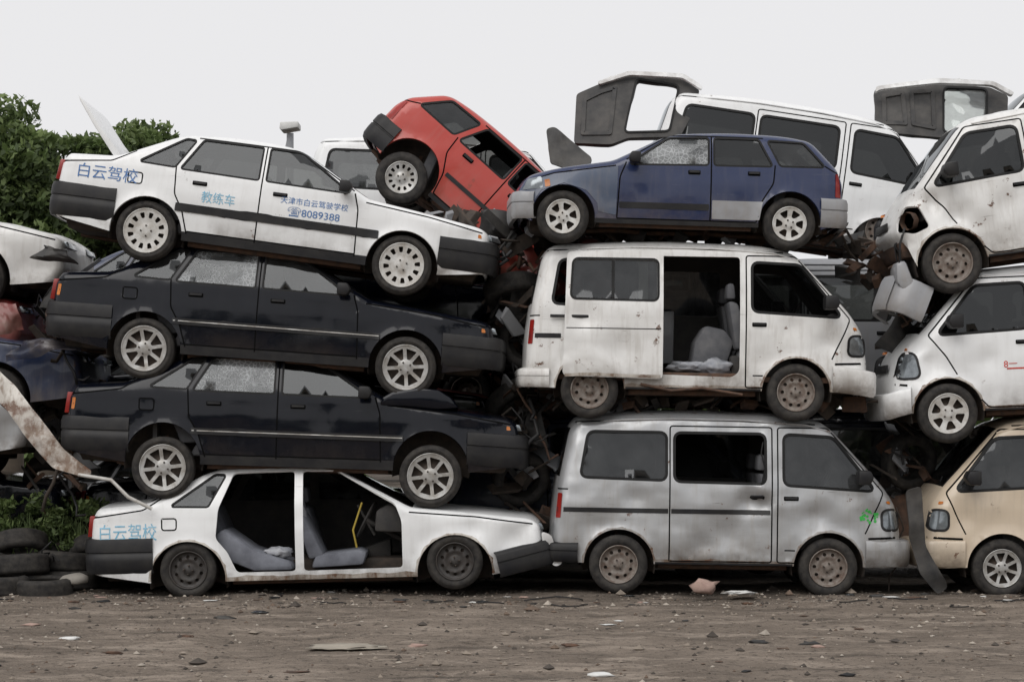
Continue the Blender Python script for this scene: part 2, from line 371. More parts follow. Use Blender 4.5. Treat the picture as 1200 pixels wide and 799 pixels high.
def bumper(name,W,xin,xend,z0,z1,mat,cr=.16,out=.015,taper=0.03,groove=True,rot=0.):
    sg=1 if xend>xin else -1
    pl=[]; 
    for i in range(5): t=i/4; pl.append((xin+(xend-sg*cr-xin)*t,-(W+out-taper*t)))
    for k in range(1,7):
        a=math.pi/2*k/6; pl.append((xend-sg*cr+sg*cr*math.sin(a),-(W+out-taper-cr+cr*math.cos(a))))
    pl.append((xend+sg*.02,-W*.35)); pl.append((xend+sg*.03,0))
    pl=pl+[(a,-b) for a,b in pl[:-1][::-1]]
    h=z1-z0
    sec=[(-.06,z0+.005),(-.02,z0),(-.004,z0+.12*h),(0,z0+.35*h),(0,z0+.52*h)]
    if groove: sec+=[(-.008,z0+.54*h),(-.008,z0+.6*h),(0.002,z0+.62*h)]
    sec+=[(0,z0+.85*h),(-.012,z1-.01),(-.05,z1),(-.10,z1)]
    P=np.array(pl); t=np.gradient(P,axis=0); t/=np.linalg.norm(t,axis=1)[:,None]; n=np.stack([t[:,1],-t[:,0]],1)*sg
    v=[];f=[];m=len(sec)
    for p,q in zip(P,n):
        for o,z in sec: v.append((p[0]+q[0]*o,p[1]+q[1]*o,z+rot*(p[0]-xin)))
    for i in range(len(P)-1):
        for j in range(m-1):
            q=(i*m+j,(i+1)*m+j,(i+1)*m+j+1,i*m+j+1); f.append(q if sg<0 else q[::-1])
    ob=mesh_obj(name,v,f,mat)
    so=ob.modifiers.new('sol','SOLIDIFY'); so.thickness=.012; so.offset=0
    e=ob.modifiers.new('split','EDGE_SPLIT'); e.split_angle=math.radians(50)
    return ob
# ------------------------------------------------------------------ wheels
WC={}
def lathe(prof,K=44):
    v=[];f=[];m=len(prof)
    for k in range(K):
        a=2*math.pi*k/K
        for r,y in prof: v.append((r*math.cos(a),y,r*math.sin(a)))
    for k in range(K):
        for j in range(m-1):
            a=k*m+j;b=((k+1)%K)*m+j; f.append((a,a+1,b+1,b))
    return v,f
def wheel_mesh(kind,Rt,rr,mat):
    key=(kind,Rt,rr,mat.name)
    if key in WC: return WC[key]
    V=[];F=[];MI=[]
    def addp(v,f,mi): 
        b=len(V); V.extend(v); F.extend([tuple(x+b for x in q) for q in f]); MI.extend([mi]*len(f))
    h=.085
    tp=[(rr-.012,-h*.8),(rr+.006,-h*.98),(rr+.02,-h*1.08),((rr+Rt)/2,-h*1.15),(Rt-.03,-h*1.06),(Rt-.012,-h*.92),(Rt-.002,-h*.8)]
    for q in (-.5,-.15,.2,.55): tp+=[(Rt,h*(q-.12)),(Rt-.009,h*(q-.07)),(Rt-.009,h*(q+.03)),(Rt,h*(q+.08))]
    tp+=[(Rt-.012,h*.92),((rr+Rt)/2,h*1.12),(rr,h*.8)]
    addp(*lathe(tp,48),0)
    addp(*lathe([(rr-.004,-h*.86),(rr-.002,-h*1.0),(rr-.010,-h*1.03),(rr-.016,-h*.9),(rr-.02,-h*.5),(rr-.035,h*.7)],44),1)
    ro=rr-.012; holes=[]
    if kind=='alloy':
        n=8
        for k in range(n):
            a=2*math.pi*k/n; P=[]
            for (r,s) in ((.36*ro,-.17),(.86*ro,-.30),(.86*ro,.30),(.36*ro,.17)): P.append((r*math.cos(a+s),r*math.sin(a+s)))
            holes.append(rpoly(P,.012,.03))
    elif kind=='star':
        n=6
        for k in range(n):
            a=2*math.pi*k/n+.3; P=[]
            for (r,s) in ((.42*ro,-.22),(.88*ro,-.36),(.88*ro,.3),(.42*ro,.26)): P.append((r*math.cos(a+s),r*math.sin(a+s)))
            holes.append(rpoly(P,.02,.03))
    elif kind=='cap':
        n=12
        for k in range(n):
            a=2*math.pi*k/n; P=[]
            for (r,s) in ((.60*ro,-.12),(.86*ro,-.13),(.86*ro,.13),(.60*ro,.12)): P.append((r*math.cos(a+s),r*math.sin(a+s)))
            holes.append(rpoly(P,.012,.03))
    else:
        n=10
        for k in range(n):
            a=2*math.pi*k/n; holes.append(np.array([(.72*ro*math.cos(a)+.016*math.cos(b)*1.1,.72*ro*math.sin(a)+.016*math.sin(b)*1.1) for b in np.linspace(0,2*math.pi,9)[:-1]]))
    oc=np.array([(ro*math.cos(a),ro*math.sin(a)) for a in np.linspace(0,2*math.pi,41)[:-1]])
    pts=[(0,0)]
    for r in (.12,.2,.3,.38,.5,.62,.8,.93):
        for a in np.linspace(0,2*math.pi,25)[:-1]: pts.append((r*ro*math.cos(a),r*ro*math.sin(a)))
    v,f,c=cdt([oc]+holes,pts); k=pip(c,oc)
    for hh in holes: k&=~pip(c,hh)
    f=f[k]; r=np.hypot(v[:,0],v[:,1])/ro
    def dep(r):
        if kind=='steel' : return -h*(.35+.35*np.exp(-(r/.28)**4)+.28*np.exp(-((r-.6)/.14)**2)+.25*np.clip((r-.85)/.15,0,1))
        return -h*(.72+.16*np.exp(-(r/.3)**6)+.22*np.clip((r-.5)/.5,0,1))
    y=dep(r)
    v3=np.stack([v[:,0],y,v[:,1]],1)
    addp(v3.tolist(),f.tolist(),1)
    v4=v3.copy(); v4[:,1]+=.012; addp(v4.tolist(),f[:,::-1].tolist(),1)
    for hh in holes:
        m=len(hh); yy=dep(np.hypot(hh[:,0],hh[:,1])/ro)
        vv=[(q[0],w,q[1]) for q,w in zip(hh,yy)]+[(q[0],w+.012,q[1]) for q,w in zip(hh,yy)]
        addp(vv,[(i,(i+1)%m,(i+1)%m+m,i+m) for i in range(m)],1)
    addp(*lathe([(ro,-.01),(.55*ro,-.012),(.5*ro,-.03),(0.001,-.03)],30),2)
    for k in range(4):
        a=math.pi/4+k*math.pi/2; cx,cz=.24*ro*math.cos(a),.24*ro*math.sin(a); yy=-h*.9
        vv=[(cx+.009*math.cos(b),yy+q,cz+.009*math.sin(b)) for q in (0.03,-.006) for b in np.linspace(0,2*math.pi,7)[:-1]]
        addp(vv,[(i,(i+1)%6,(i+1)%6+6,i+6) for i in range(6)]+[tuple(range(6,12))],2)
    me=bpy.data.meshes.new('wheel_'+kind); me.from_pydata([tuple(x) for x in V],[],[tuple(x) for x in F])
    for m_ in (M['tyre'],mat,M['under']): me.materials.append(m_)
    me.polygons.foreach_set('material_index',np.array(MI,dtype=np.int32)); me.polygons.foreach_set('use_smooth',np.ones(len(F),dtype=bool)); me.update()
    WC[key]=me; return me
def wheels(wb,W,kind,Rt,rr,mat,offs=((0,0),(0,0)),inset=.10,steer=0.):
    for i,x in enumerate((0,wb)):
        for sg in (-1,1):
            ob=add_obj('wheel',wheel_mesh(kind,Rt,rr,mat),dz=0)
            st=steer if i==1 else 0
            mt=Matrix.Rotation((0 if sg<0 else math.pi)+st,4,'Z')@Matrix.Rotation(R.uniform(-.03,.05),4,'X')@Matrix.Rotation(R.random()*6,4,'Y')
            ob.matrix_local=Matrix.Translation((x+offs[i][0],sg*(W-inset),offs[i][1]))@mt
    for x in (0,wb): tube('axle',[(x,-W+.12,0),(x,W-.12,0)],.03,M['under'],dz=0)
# ------------------------------------------------------------------ vehicle common
def root(name):
    e=bpy.data.objects.new(name,None); COL.objects.link(e); e.empty_display_size=.3; CTX['parent']=e; CTX['dz']=0.; return e
def place(e,rear,front,Y,wb,W,yaw=0,roll=0,scale=None):
    A=wp(*rear,Y);B=wp(*front,Y);d=B-A; s=scale or d.length/wb; xd=d.normalized(); yd=Vector((0,1 if d.x>0 else -1,0)); zd=xd.cross(yd)
    m=Matrix((( xd.x,yd.x,zd.x,0),(xd.y,yd.y,zd.y,0),(xd.z,yd.z,zd.z,0),(0,0,0,1)))
    e.matrix_world=Matrix.Translation(A+Vector((0,W*s,0)))@m@Matrix.Rotation(math.radians(yaw),4,'Z')@Matrix.Rotation(math.radians(roll),4,'X')@Matrix.Scale(s,4)
def seat(x,z,yc,w,mat=None,lean=.14,h=.6,hr=True):
    mat=mat or M['seat']
    prism('seat_base',[(x-.04,z),(x+.46,z+.02),(x+.50,z+.14),(x+.42,z+.17),(x,z+.13)],yc-w/2,yc+w/2,mat,.03)
    prism('seat_back',[(x-.06,z+.08),(x+.09,z+.12),(x+.10-lean,z+h),(x-.0-lean,z+h+.02)],yc-w/2,yc+w/2,mat,.035)
    if hr: prism('headrest',[(x-.01-lean,z+h+.04),(x+.09-lean,z+h+.04),(x+.07-lean,z+h+.2),(x-.0-lean,z+h+.2)],yc-.13,yc+.13,mat,.03)
def steering(x,z,yc):
    v,f=lathe([(.18+.013*math.cos(a),.013*math.sin(a)) for a in np.linspace(0,2*math.pi,9)],28)
    ob=mesh_obj('steering_wheel',v,f,M['inter']); ob.matrix_local=Matrix.Translation((x,yc,z+CTX['dz']))@Matrix.Rotation(math.radians(-62),4,'Y')@Matrix.Rotation(math.pi/2,4,'X')
    tube('steering_column',[(x,yc,z),(x+.35,yc,z-.2)],.025,M['inter'])
    tube('steering_spoke',[(x-.08,yc,z+.15),(x+.08,yc,z-.15)],.014,M['inter'])
def underbits(wb,W,x0,x1,zr,ra,inx=.36):
    w=W-inx
    prism('floor_pan',[(ra+.02,zr+.02),(wb-ra-.02,zr+.02),(wb-ra-.02,zr+.07),(ra+.02,zr+.07)],-(W-.06),W-.06,M['under'],0)
    prism('chassis',[(x0,zr+.10),(x0+.05,zr+.0),(.3,zr+.0),(wb-.4,zr-.02),(x1-.05,zr+.0),(x1,zr+.1),(x1,zr+.16),(x0,zr+.16)],-w,w,M['under'],.01)
    prism('engine_sump',[(wb-.25,zr-.1),(wb+.3,zr-.08),(wb+.34,zr+.05),(wb-.3,zr+.05)],-.28,.22,M['under'],.03)
    prism('fuel_tank',[(.35,zr-.05),(.85,zr-.05),(.9,zr+.05),(.3,zr+.05)],-.45,.1,M['under'],.03)
    pts=[(wb-.2,.18,zr-.06)]+[(wb-.3-(wb)*k/8,.2+.03*math.sin(k),zr-.05+.012*math.sin(k*2.)) for k in range(8)]+[(x0+.02,.35,zr+.0)]
    tube('exhaust_pipe',pts,.024,M['rust'])
    for sg in (-1,1): 
        tube('leaf_spring',[(-.5 if x0<-.52 else x0+.02,sg*w*.92,.04),(0,sg*w*.92,-.04),(.5,sg*w*.92,.04)],.022,M['rust'],dz=0)
        for xx in (0,wb): tube('shock_absorber',[(xx+.06,sg*(w+.1),-.02),(xx-.02,sg*(w+.02),.3)],.024,M['rust'],dz=0)
        tube('chassis_rail',[(ra+.05,sg*(W-.16),zr-.01),(wb-ra-.05,sg*(W-.16),zr-.01)],.035,M['rust'])
    tube('brake_line',[(wb-.1,-w*.7,zr-.03),(wb*.5,-w*.8,zr-.045),(.2,-w*.5,zr-.03)],.008,M['rust'])
def handle(b,x,z,sg,mat,w=.12):
    b.patch('door_handle_recess',rpoly([(x-w*.6,z-.02),(x+w*.6,z-.02),(x+w*.6,z+.022),(x-w*.6,z+.022)],.01),.003,M['gap'],sg)
    b.patch('door_handle',rpoly([(x-w/2,z-.004),(x+w/2,z-.004),(x+w/2,z+.018),(x-w/2,z+.018)],.006),.025,mat,sg,thick=.02)
def mirror(b,x,z,sg,mat=None,s=1.):
    y=float(b.Y(np.array([[x,z-.06]]),sg)[0])*sg
    prism('door_mirror',[(x-.05*s,z-.06*s),(x+.05*s,z-.06*s),(x+.08*s,z+.0),(x+.05*s,z+.06*s),(x-.05*s,z+.06*s)],*sorted((y+sg*.05,y+sg*.22*s)),mat or M['trim'],.02)
    tube('mirror_stalk',[(x,y-sg*.01,z-.05),(x,y+sg*.08,z-.03)],.018,M['trim'])
# ------------------------------------------------------------------ sedan
def sedan(name,pm,kind='alloy',wm='alloy',dz=0.,Rt=.298,rr=.215,ns=-1,openings=False,wins=('glass','glass','glass'),seed=0,texts=(),amp=.004,woff=((0,0),(0,0)),dents=(),fb=True,fwins=('glass','glass','glass'),whiteline=True,lamps=True,mh=.05,simple=False,edge=None,fbrot=0.):
    e=root(name); CTX['dz']=dz
    top=[(-.92,.06,.10,0,'p'),(-.95,.30,.13,.05,'p'),(-.92,.60,.10,.05,'p'),(-.86,.69,.07,.04,'p'),(-.38,.725,.07,.08,'g'),(.24,1.03,.08,.14,'p'),
     (.85,1.08,.09,.3,'p'),(1.38,1.04,.08,.14,'g'),(2.14,.625,.07,.06,'p'),(2.7,.565,.07,.3,'p'),(3.28,.49,.07,.08,'p'),(3.36,.43,.08,.04,'p'),(3.40,.16,.10,.03,'p'),(3.36,.04,.10,0,'p')]
    b=Body(top,[(0,.0,.36),(2.548,.0,.36)],-.03,.84,.66,.36,crease=[(.50,.004)],seed=seed,amp=amp,dents=dents)
    q=[(-.14,.70),(.20,.69),(.36,.975),(.27,.98)]; rd=[(.27,.68),(1.03,.67),(1.03,.995),(.45,.99)]; fd=[(1.12,.67),(1.93,.66),(1.43,.995),(1.12,.995)]
    sill=[([(.32,-.1),(2.25,-.1),(2.25,.06),(.32,.06)],1)]
    gaps=[[(.215,.69),(.235,.42),(.33,.26),(.40,.04)],[(1.075,1.02),(1.075,.04)],[(2.0,.66),(2.05,.5),(2.07,.04)],[(.40,.065),(2.07,.065)],[(2.12,.585),(2.75,.525),(3.3,.44)],
          [(-.92,.60),(-.42,.665),(-.2,.80)],[(.39,1.01),(1.40,1.015),(1.99,.685)],[(-.24,.58),(-.10,.58),(-.10,.47),(-.24,.47),(-.24,.58)]]
    near={'reg':sill,'gap':gaps,'win':[(p,w,.02) for p,w in zip((q,rd,fd),wins)],'hole':[]}
    far={'reg':sill,'gap':gaps,'win':[(p,w,.02) for p,w in zip((q,rd,fd),fwins)]}
    if openings:
        near['win']=[(q,wins[0],.02)]
        near['hole']=[[(.30,.66),(.45,1.0),(1.03,1.005),(1.03,.05),(.47,.05),(.38,.25),(.27,.38)],[(1.11,1.005),(1.44,1.0),(1.99,.67),(2.05,.5),(2.05,.06),(1.11,.05)]]
        near['gap']=gaps[4:6]+gaps[7:]
        near['reg']=[]
    b.build(near,far,ns,(pm,M['trim'],M['gap'],M['rubber']),M['glassd'],edge=edge)
    mold=[(.26,.255),(2.28,.245),(2.28,.255+mh),(.26,.265+mh)]
    for sg in (-1,1):
        if openings and sg==ns: continue
        if simple: continue
        b.patch('side_moulding',rpoly(mold,.01),.012,M['trim'],sg,thick=.012)
        if whiteline: b.patch('moulding_stripe',rpoly([(.27,.286),(2.27,.276),(2.27,.284),(.27,.294)],.002),.0145,M['hubw'],sg)
        handle(b,.47,.55,sg,M['trim']); handle(b,1.27,.545,sg,M['trim'])
        mirror(b,1.90,.70,sg)
    bm_=M['trim']
    bumper('rear_bumper',.83,-.33,-1.0,.07,.40,bm_)
    if fb: 
        bumper('front_bumper',.83,2.89,3.47,.05,.36,bm_,rot=fbrot)
        b.patch('indicator_lamp',rpoly([(3.26,.385),(3.30,.385),(3.29,.42),(3.26,.425)],.01),.004,M['amber'],ns)
    if lamps: b.patch('tail_lamp',rpoly([(-.895,.46),(-.86,.46),(-.85,.57),(-.885,.57)],.01),.004,M['amber'],ns)
    for sg in (-1,1):
        prism('headlamp',[(3.36,.22+.16),(3.41,.22+.16),(3.385,.44),(3.35,.44)],sg*.45-.2,sg*.45+.2,M['lens'],.008)
        prism('tail_lamp_cluster',[(-.97,.42),(-.9,.42),(-.88,.62),(-.945,.62)],sg*.52-.2,sg*.52+.2,M['redlens'],.008)
    underbits(2.548,.84,-.88,3.3,-.03,.36)
    if openings:
        seat(1.20,.06,-.40,.5,M['seatl'],lean=.20,h=.52); seat(1.12,.02,.37,.5,M['seatl'])
        prism('torn_rear_seat',[(.24,.40),(.33,.47),(.60,.27),(.98,.13),(1.0,.05),(.62,.05),(.30,.18)],-.74,-.12,M['seatl'],.04)
        prism('rear_seat_back',[(.20,.2),(.34,.2),(.16,.66),(.04,.66)],-.1,.66,M['seatl'],.04)
        blob('discarded_cloth',(.84,-.62,.22),(.12,.08,.05),M['cloth'],seed=28,amp=.5)
        blob('seat_cover',(1.06,-.55,.50),(.055,.12,.18),M['cloth'],seed=5,amp=.25)
        prism('centre_console',[(1.3,.03),(1.9,.03),(1.9,.3),(1.6,.2),(1.3,.14)],-.1,.1,M['inter'],.02)
    else:
        seat(1.10,.02,-.37,.5);seat(1.10,.02,.37,.5);
        prism('rear_bench',[(.22,.04),(.7,.06),(.73,.2),(.3,.18)],-.66,.66,M['seat'],.03); prism('rear_bench_back',[(.14,.16),(.3,.17),(.06,.66),(-.08,.66)],-.66,.66,M['seat'],.03)
    prism('dashboard',[(1.78,.4),(2.15,.38),(2.15,.6),(1.92,.66),(1.80,.6)],-.7,.7,M['inter'],.03); steering(1.68,.5,-.37)
    prism('firewall',[(2.14,-.02),(2.18,-.02),(2.18,.58),(2.14,.58)],-.74,.74,M['inter'],0); prism('rear_bulkhead',[(-.12,0),(-.08,0),(-.08,.68),(-.12,.68)],-.72,.72,M['inter'],0)
    prism('parcel_shelf',[(-.4,.66),(-.02,.64),(-.02,.67),(-.4,.69)],-.7,.7,M['inter'],0)
    for t in texts: b.text(t[0],t[1],t[2],t[3],M[t[4]],ns,*(t[5:]))
    CTX['dz']=0; wheels(2.548,.84,kind,Rt,rr,M[wm],woff)
    CTX['dz']=dz
    return e,b
# ------------------------------------------------------------------ van
def van(name,pm,kind='steel',wm='rustwheel',dz=0.,Rt=.285,rr=.19,ns=-1,mode='std',wins=('glass','glass','glass'),seed=0,amp=.006,variant=1,dents=(),stripe=True,woff=((0,0),(0,0)),steer=0.,bmat=None,fwins=('glasst','glasst','glasst'),smashed=False,brot=0.,edge=None):
    e=root(name); CTX['dz']=dz
    if variant==1:
        wb=2.03
        top=[(-.58,.02,.06,0,'p'),(-.64,.12,.10,.04,'p'),(-.63,.45,.12,.1,'p'),(-.585,.82,.12,.1,'g'),(-.49,1.30,.11,.07,'p'),(-.40,1.42,.10,.08,'p'),(.5,1.485,.11,.4,'p'),(1.7,1.46,.11,.4,'p'),
             (2.02,1.38,.10,.12,'g'),(2.56,.80,.14,.08,'p'),(2.69,.62,.17,.08,'p'),(2.755,.32,.18,.1,'p'),(2.74,.12,.16,.05,'p'),(2.68,.0,.12,0,'p')]
        rw=[(-.37,.85),(.44,.83),(.44,1.27),(-.30,1.27)]; mw=[(.54,.82),(1.40,.81),(1.40,1.27),(.54,1.27)]; fw=[(1.60,.80),(2.46,.755),(2.07,1.25),(1.60,1.27)]
        gaps=[[(.485,.04),(.485,1.345),(1.475,1.345),(1.475,.04),(.485,.04)],[(1.71,.04),(1.53,.04),(1.53,1.345),(2.02,1.345),(2.56,.73),(2.47,.52),(2.38,.33)],[(-.44,1.37),(.5,1.42),(1.9,1.38)],[(-.62,.72),(-.5,.72)],[(1.60,.16),(1.70,.16)]]
    else:
        wb=2.3
        top=[(-.58,.02,.06,0,'p'),(-.64,.12,.10,.04,'p'),(-.63,.45,.12,.1,'p'),(-.585,.82,.12,.1,'g'),(-.49,1.25,.11,.07,'p'),(-.40,1.36,.10,.08,'p'),(.5,1.42,.11,.4,'p'),(1.7,1.40,.11,.4,'p'),
             (1.99,1.34,.10,.14,'g'),(2.50,.80,.16,.12,'p'),(2.68,.60,.20,.1,'p'),(2.80,.32,.22,.1,'p'),(2.80,.12,.18,.05,'p'),(2.74,.02,.12,0,'p')]
        if smashed: top=top[:-3]+[(2.79,.36,.16,.05,'p'),(2.72,.26,.1,0,'p')]
        rw=[(-.37,.84),(.44,.83),(.44,1.22),(-.30,1.22)]; mw=[(.54,.82),(1.30,.81),(1.30,1.22),(.54,1.22)]; fw=[(1.50,.80),(2.36,.77),(1.98,1.22),(1.50,1.23)]
        gaps=[[(.485,.04),(.485,1.30),(1.38,1.30),(1.38,.04),(.485,.04)],[(1.98,.12),(1.90,.04),(1.43,.04),(1.43,1.30),(1.98,1.30),(2.46,.76),(2.30,.55),(2.2,.37)]]
    b=Body(top,[(0,.0,.34),(wb,.0,.34)],.01,.74,.80,.20,bulge=.10,taper=.05,crease=[(.62,.004),(.30,.003)],seed=seed,amp=amp,dents=dents)
    rwid=.027
    near={'gap':gaps,'win':[(p,w,.06,rwid) for p,w in zip((rw,mw,fw),wins)],'hole':[],'reg':[([(.35,-.1),(wb-.35,-.1),(wb-.35,.03),(.35,.03)],1)]}
    far={'gap':gaps,'win':[(p,w,.06,rwid) for p,w in zip((rw,mw,fw),fwins)],'reg':near['reg']}
    if mode=='open':
        near['win']=[(rw,wins[0],.06,rwid),(fw,wins[2],.06,rwid)]; near['hole']=[[(.56,.16),(.56,1.33),(1.47,1.33),(1.47,.20),(1.40,.14)]]
        near['gap']=gaps[1:]
    if smashed: near['hole'].append([(2.47,.38),(2.62,.33),(2.775,.37),(2.73,.50),(2.65,.62),(2.53,.59)])
    b.build(near,far,ns,(pm,M['trim'],M['gap'],M['rubber']),M['glassd'],edge=edge)
    if mode=='open':
        P=rpoly([(-.27,.13),(.71,.11),(.71,1.38),(-.24,1.36)],.05); H=rpoly([(-.19,.90),(.65,.89),(.65,1.28),(-.17,1.28)],.05)
        b.patch('sliding_door',P,.055,pm,ns,thick=.03,holes=[H]); b.patch('sliding_door_seal',offset(H,.022),.058,M['rubber'],ns,thick=.004,holes=[H])
        b.patch('sliding_door_glass',H,.04,M['glasst'],ns,grid=.1)
        b.patch('sliding_window_bar',rpoly([(.20,.90),(.23,.90),(.23,1.27),(.20,1.27)],.004),.046,M['rubber'],ns)
        b.patch('door_pressing',strip([(-.24,.60),(.69,.60)],.008),.0575,M['gap'],ns)
        b.patch('door_rust',strip([(-.25,.135),(.0,.15),(.3,.14),(.69,.135)],.03),.0585,M['edge_white'],ns)
        handle(b,.55,.62,ns,M['trim'])
        prism('door_track',[(-.4,.70),(.55,.70),(.55,.73),(-.4,.73)],*sorted((ns*.74,ns*.755)),M['trim'],.004)
        prism('step_sill',[(.6,.12),(1.46,.12),(1.46,.18),(.6,.18)],*sorted((ns*.4,ns*.72)),M['rust'],.01)
    else: handle(b,1.33 if variant==1 else 1.25,.66,ns,M['trim'])
    handle(b,1.66 if variant==1 else 1.55,.66,ns,M['trim']); mirror(b,2.33 if variant==1 else 2.22,.88,ns,s=1.15); handle(b,1.66,.66,-ns,M['trim'])
    nx=2.755 if variant==1 else 2.80
    HL=rpoly([(nx-.20,.38),(nx-.035,.38),(nx-.065,.56),(nx-.20,.55)],.05) if variant==1 else rpoly([(nx-.24,.36),(nx-.03,.36),(nx-.08,.58),(nx-.20,.60)],.07)
    for sg in (-1,1):
        if stripe:
            segs=[(-.60,.47,.50),(.50,1.46,.50)] if mode!='open' else [(-.60,-.29,.50)]
            for a,c,z in segs: b.patch('side_stripe',rpoly([(a,z),(c,z),(c,z+.045),(a,z+.045)],.004),.004,M['trim'],sg)
        if not (smashed and sg==ns):
            b.patch('headlamp',HL,.008,M['lens'],sg,grid=.03)
            b.patch('headlamp_rim',offset(HL,.024),.004,M['trim'],sg,grid=.03)
            b.patch('indicator_lamp',rpoly([(nx-.16,.625),(nx-.12,.62),(nx-.13,.65),(nx-.17,.65)],.01),.006,M['amber'],sg,grid=.03)
        b.patch('tail_lamp',rpoly([(-.615,.44),(-.57,.44),(-.555,.68),(-.595,.68)],.01),.005,M['redlens'],sg,grid=.03)
        if sg==1: prism('grille_slot',[(nx-.005,.42),(nx+.012,.42),(nx+.0,.5),(nx-.015,.5)],-.3,.3,M['trim'],.003)
    bumper('rear_bumper',.73,-.40,-.70,.02,.20,bmat or M['trim'],cr=.1)
    if not smashed:
        bumper('front_bumper',.73,wb+.36,(2.84 if variant==1 else 2.90),.02,.27,bmat or pm,cr=.16,groove=False,rot=brot)
        b.patch('bumper_gap',strip([(wb+.38,.285),(nx-.02,.30)],.02),.004,M['gap'],ns,grid=.05)
    else:
        tube('headlamp_bucket',[(2.60,ns*.55,.47),(2.66,ns*.60,.47)],.09,M['rust'])
        prism('front_crossmember',[(2.55,.10),(2.74,.12),(2.76,.28),(2.55,.30)],-.6,.6,M['rust'],.02)
        prism('radiator',[(2.58,-.12),(2.64,-.12),(2.66,.12),(2.58,.12)],-.3,.3,M['under'],.01)
        for k in range(5):
            y=ns*R.uniform(.3,.7); tube('torn_wire',[(2.7,y,.4),(2.78,y*1.1,.25),(2.70+R.uniform(0,.1),y,.1),(2.72+R.uniform(0,.12),y,-.1-R.random()*.1)],.008,M['trim'])
        prism('hanging_bumper_piece',[(2.60,-.30),(2.74,-.34),(2.86,-.10),(2.84,.08),(2.74,.10),(2.70,-.08)],*sorted((ns*.35,ns*.70)),M['grey'],.04)
    underbits(wb,.74,-.55,2.6,.0,.34)
    gt=[(-.42,1.36),(0,1.395),(.5,1.415),(1.2,1.41),(1.8,1.375),(2.05,1.31)] if variant==1 else [(-.42,1.31),(.5,1.36),(1.2,1.355),(1.9,1.32)]
    tube('rain_gutter',[(x,ns*(float(b.Y(np.array([[x,z]]),ns)[0])+.012),z) for x,z in gt],.009,pm)
    seat(1.50,.33,ns*.38,.46,h=.55);seat(1.50,.33,-ns*.38,.46,h=.55)
    prism('rear_bench',[(.10,.3),(.5,.3),(.52,.44),(.1,.42)],-.6,.6,M['seat'],.03); prism('rear_bench_back',[(.02,.4),(.14,.42),(.06,.9),(-.06,.9)],-.6,.6,M['seat'],.03)
    prism('van_floor',[(-.5,.10),(2.5,.10),(2.5,.15),(-.5,.15)],-.66,.66,M['rust'],0) if mode=='open' else prism('van_floor',[(-.5,.10),(2.5,.10),(2.5,.15),(-.5,.15)],-.35,.35,M['under'],0)
    prism('engine_cover',[(1.4,.15),(2.0,.15),(2.0,.34),(1.4,.36)],-.6,.6,M['inter'],.02)
    o=0 if variant==1 else -.1
    prism('dashboard',[(2.3+o,.45),(2.6+o,.45),(2.56+o,.74),(2.40+o,.80),(2.28+o,.7)],-.62,.62,M['inter'],.03)
    steering(2.12 if variant==1 else 2.0,.78,-ns*.38)
    CTX['dz']=0; wheels(wb,.74,kind,Rt,rr,M[wm],woff,steer=steer); CTX['dz']=dz
    return e,b
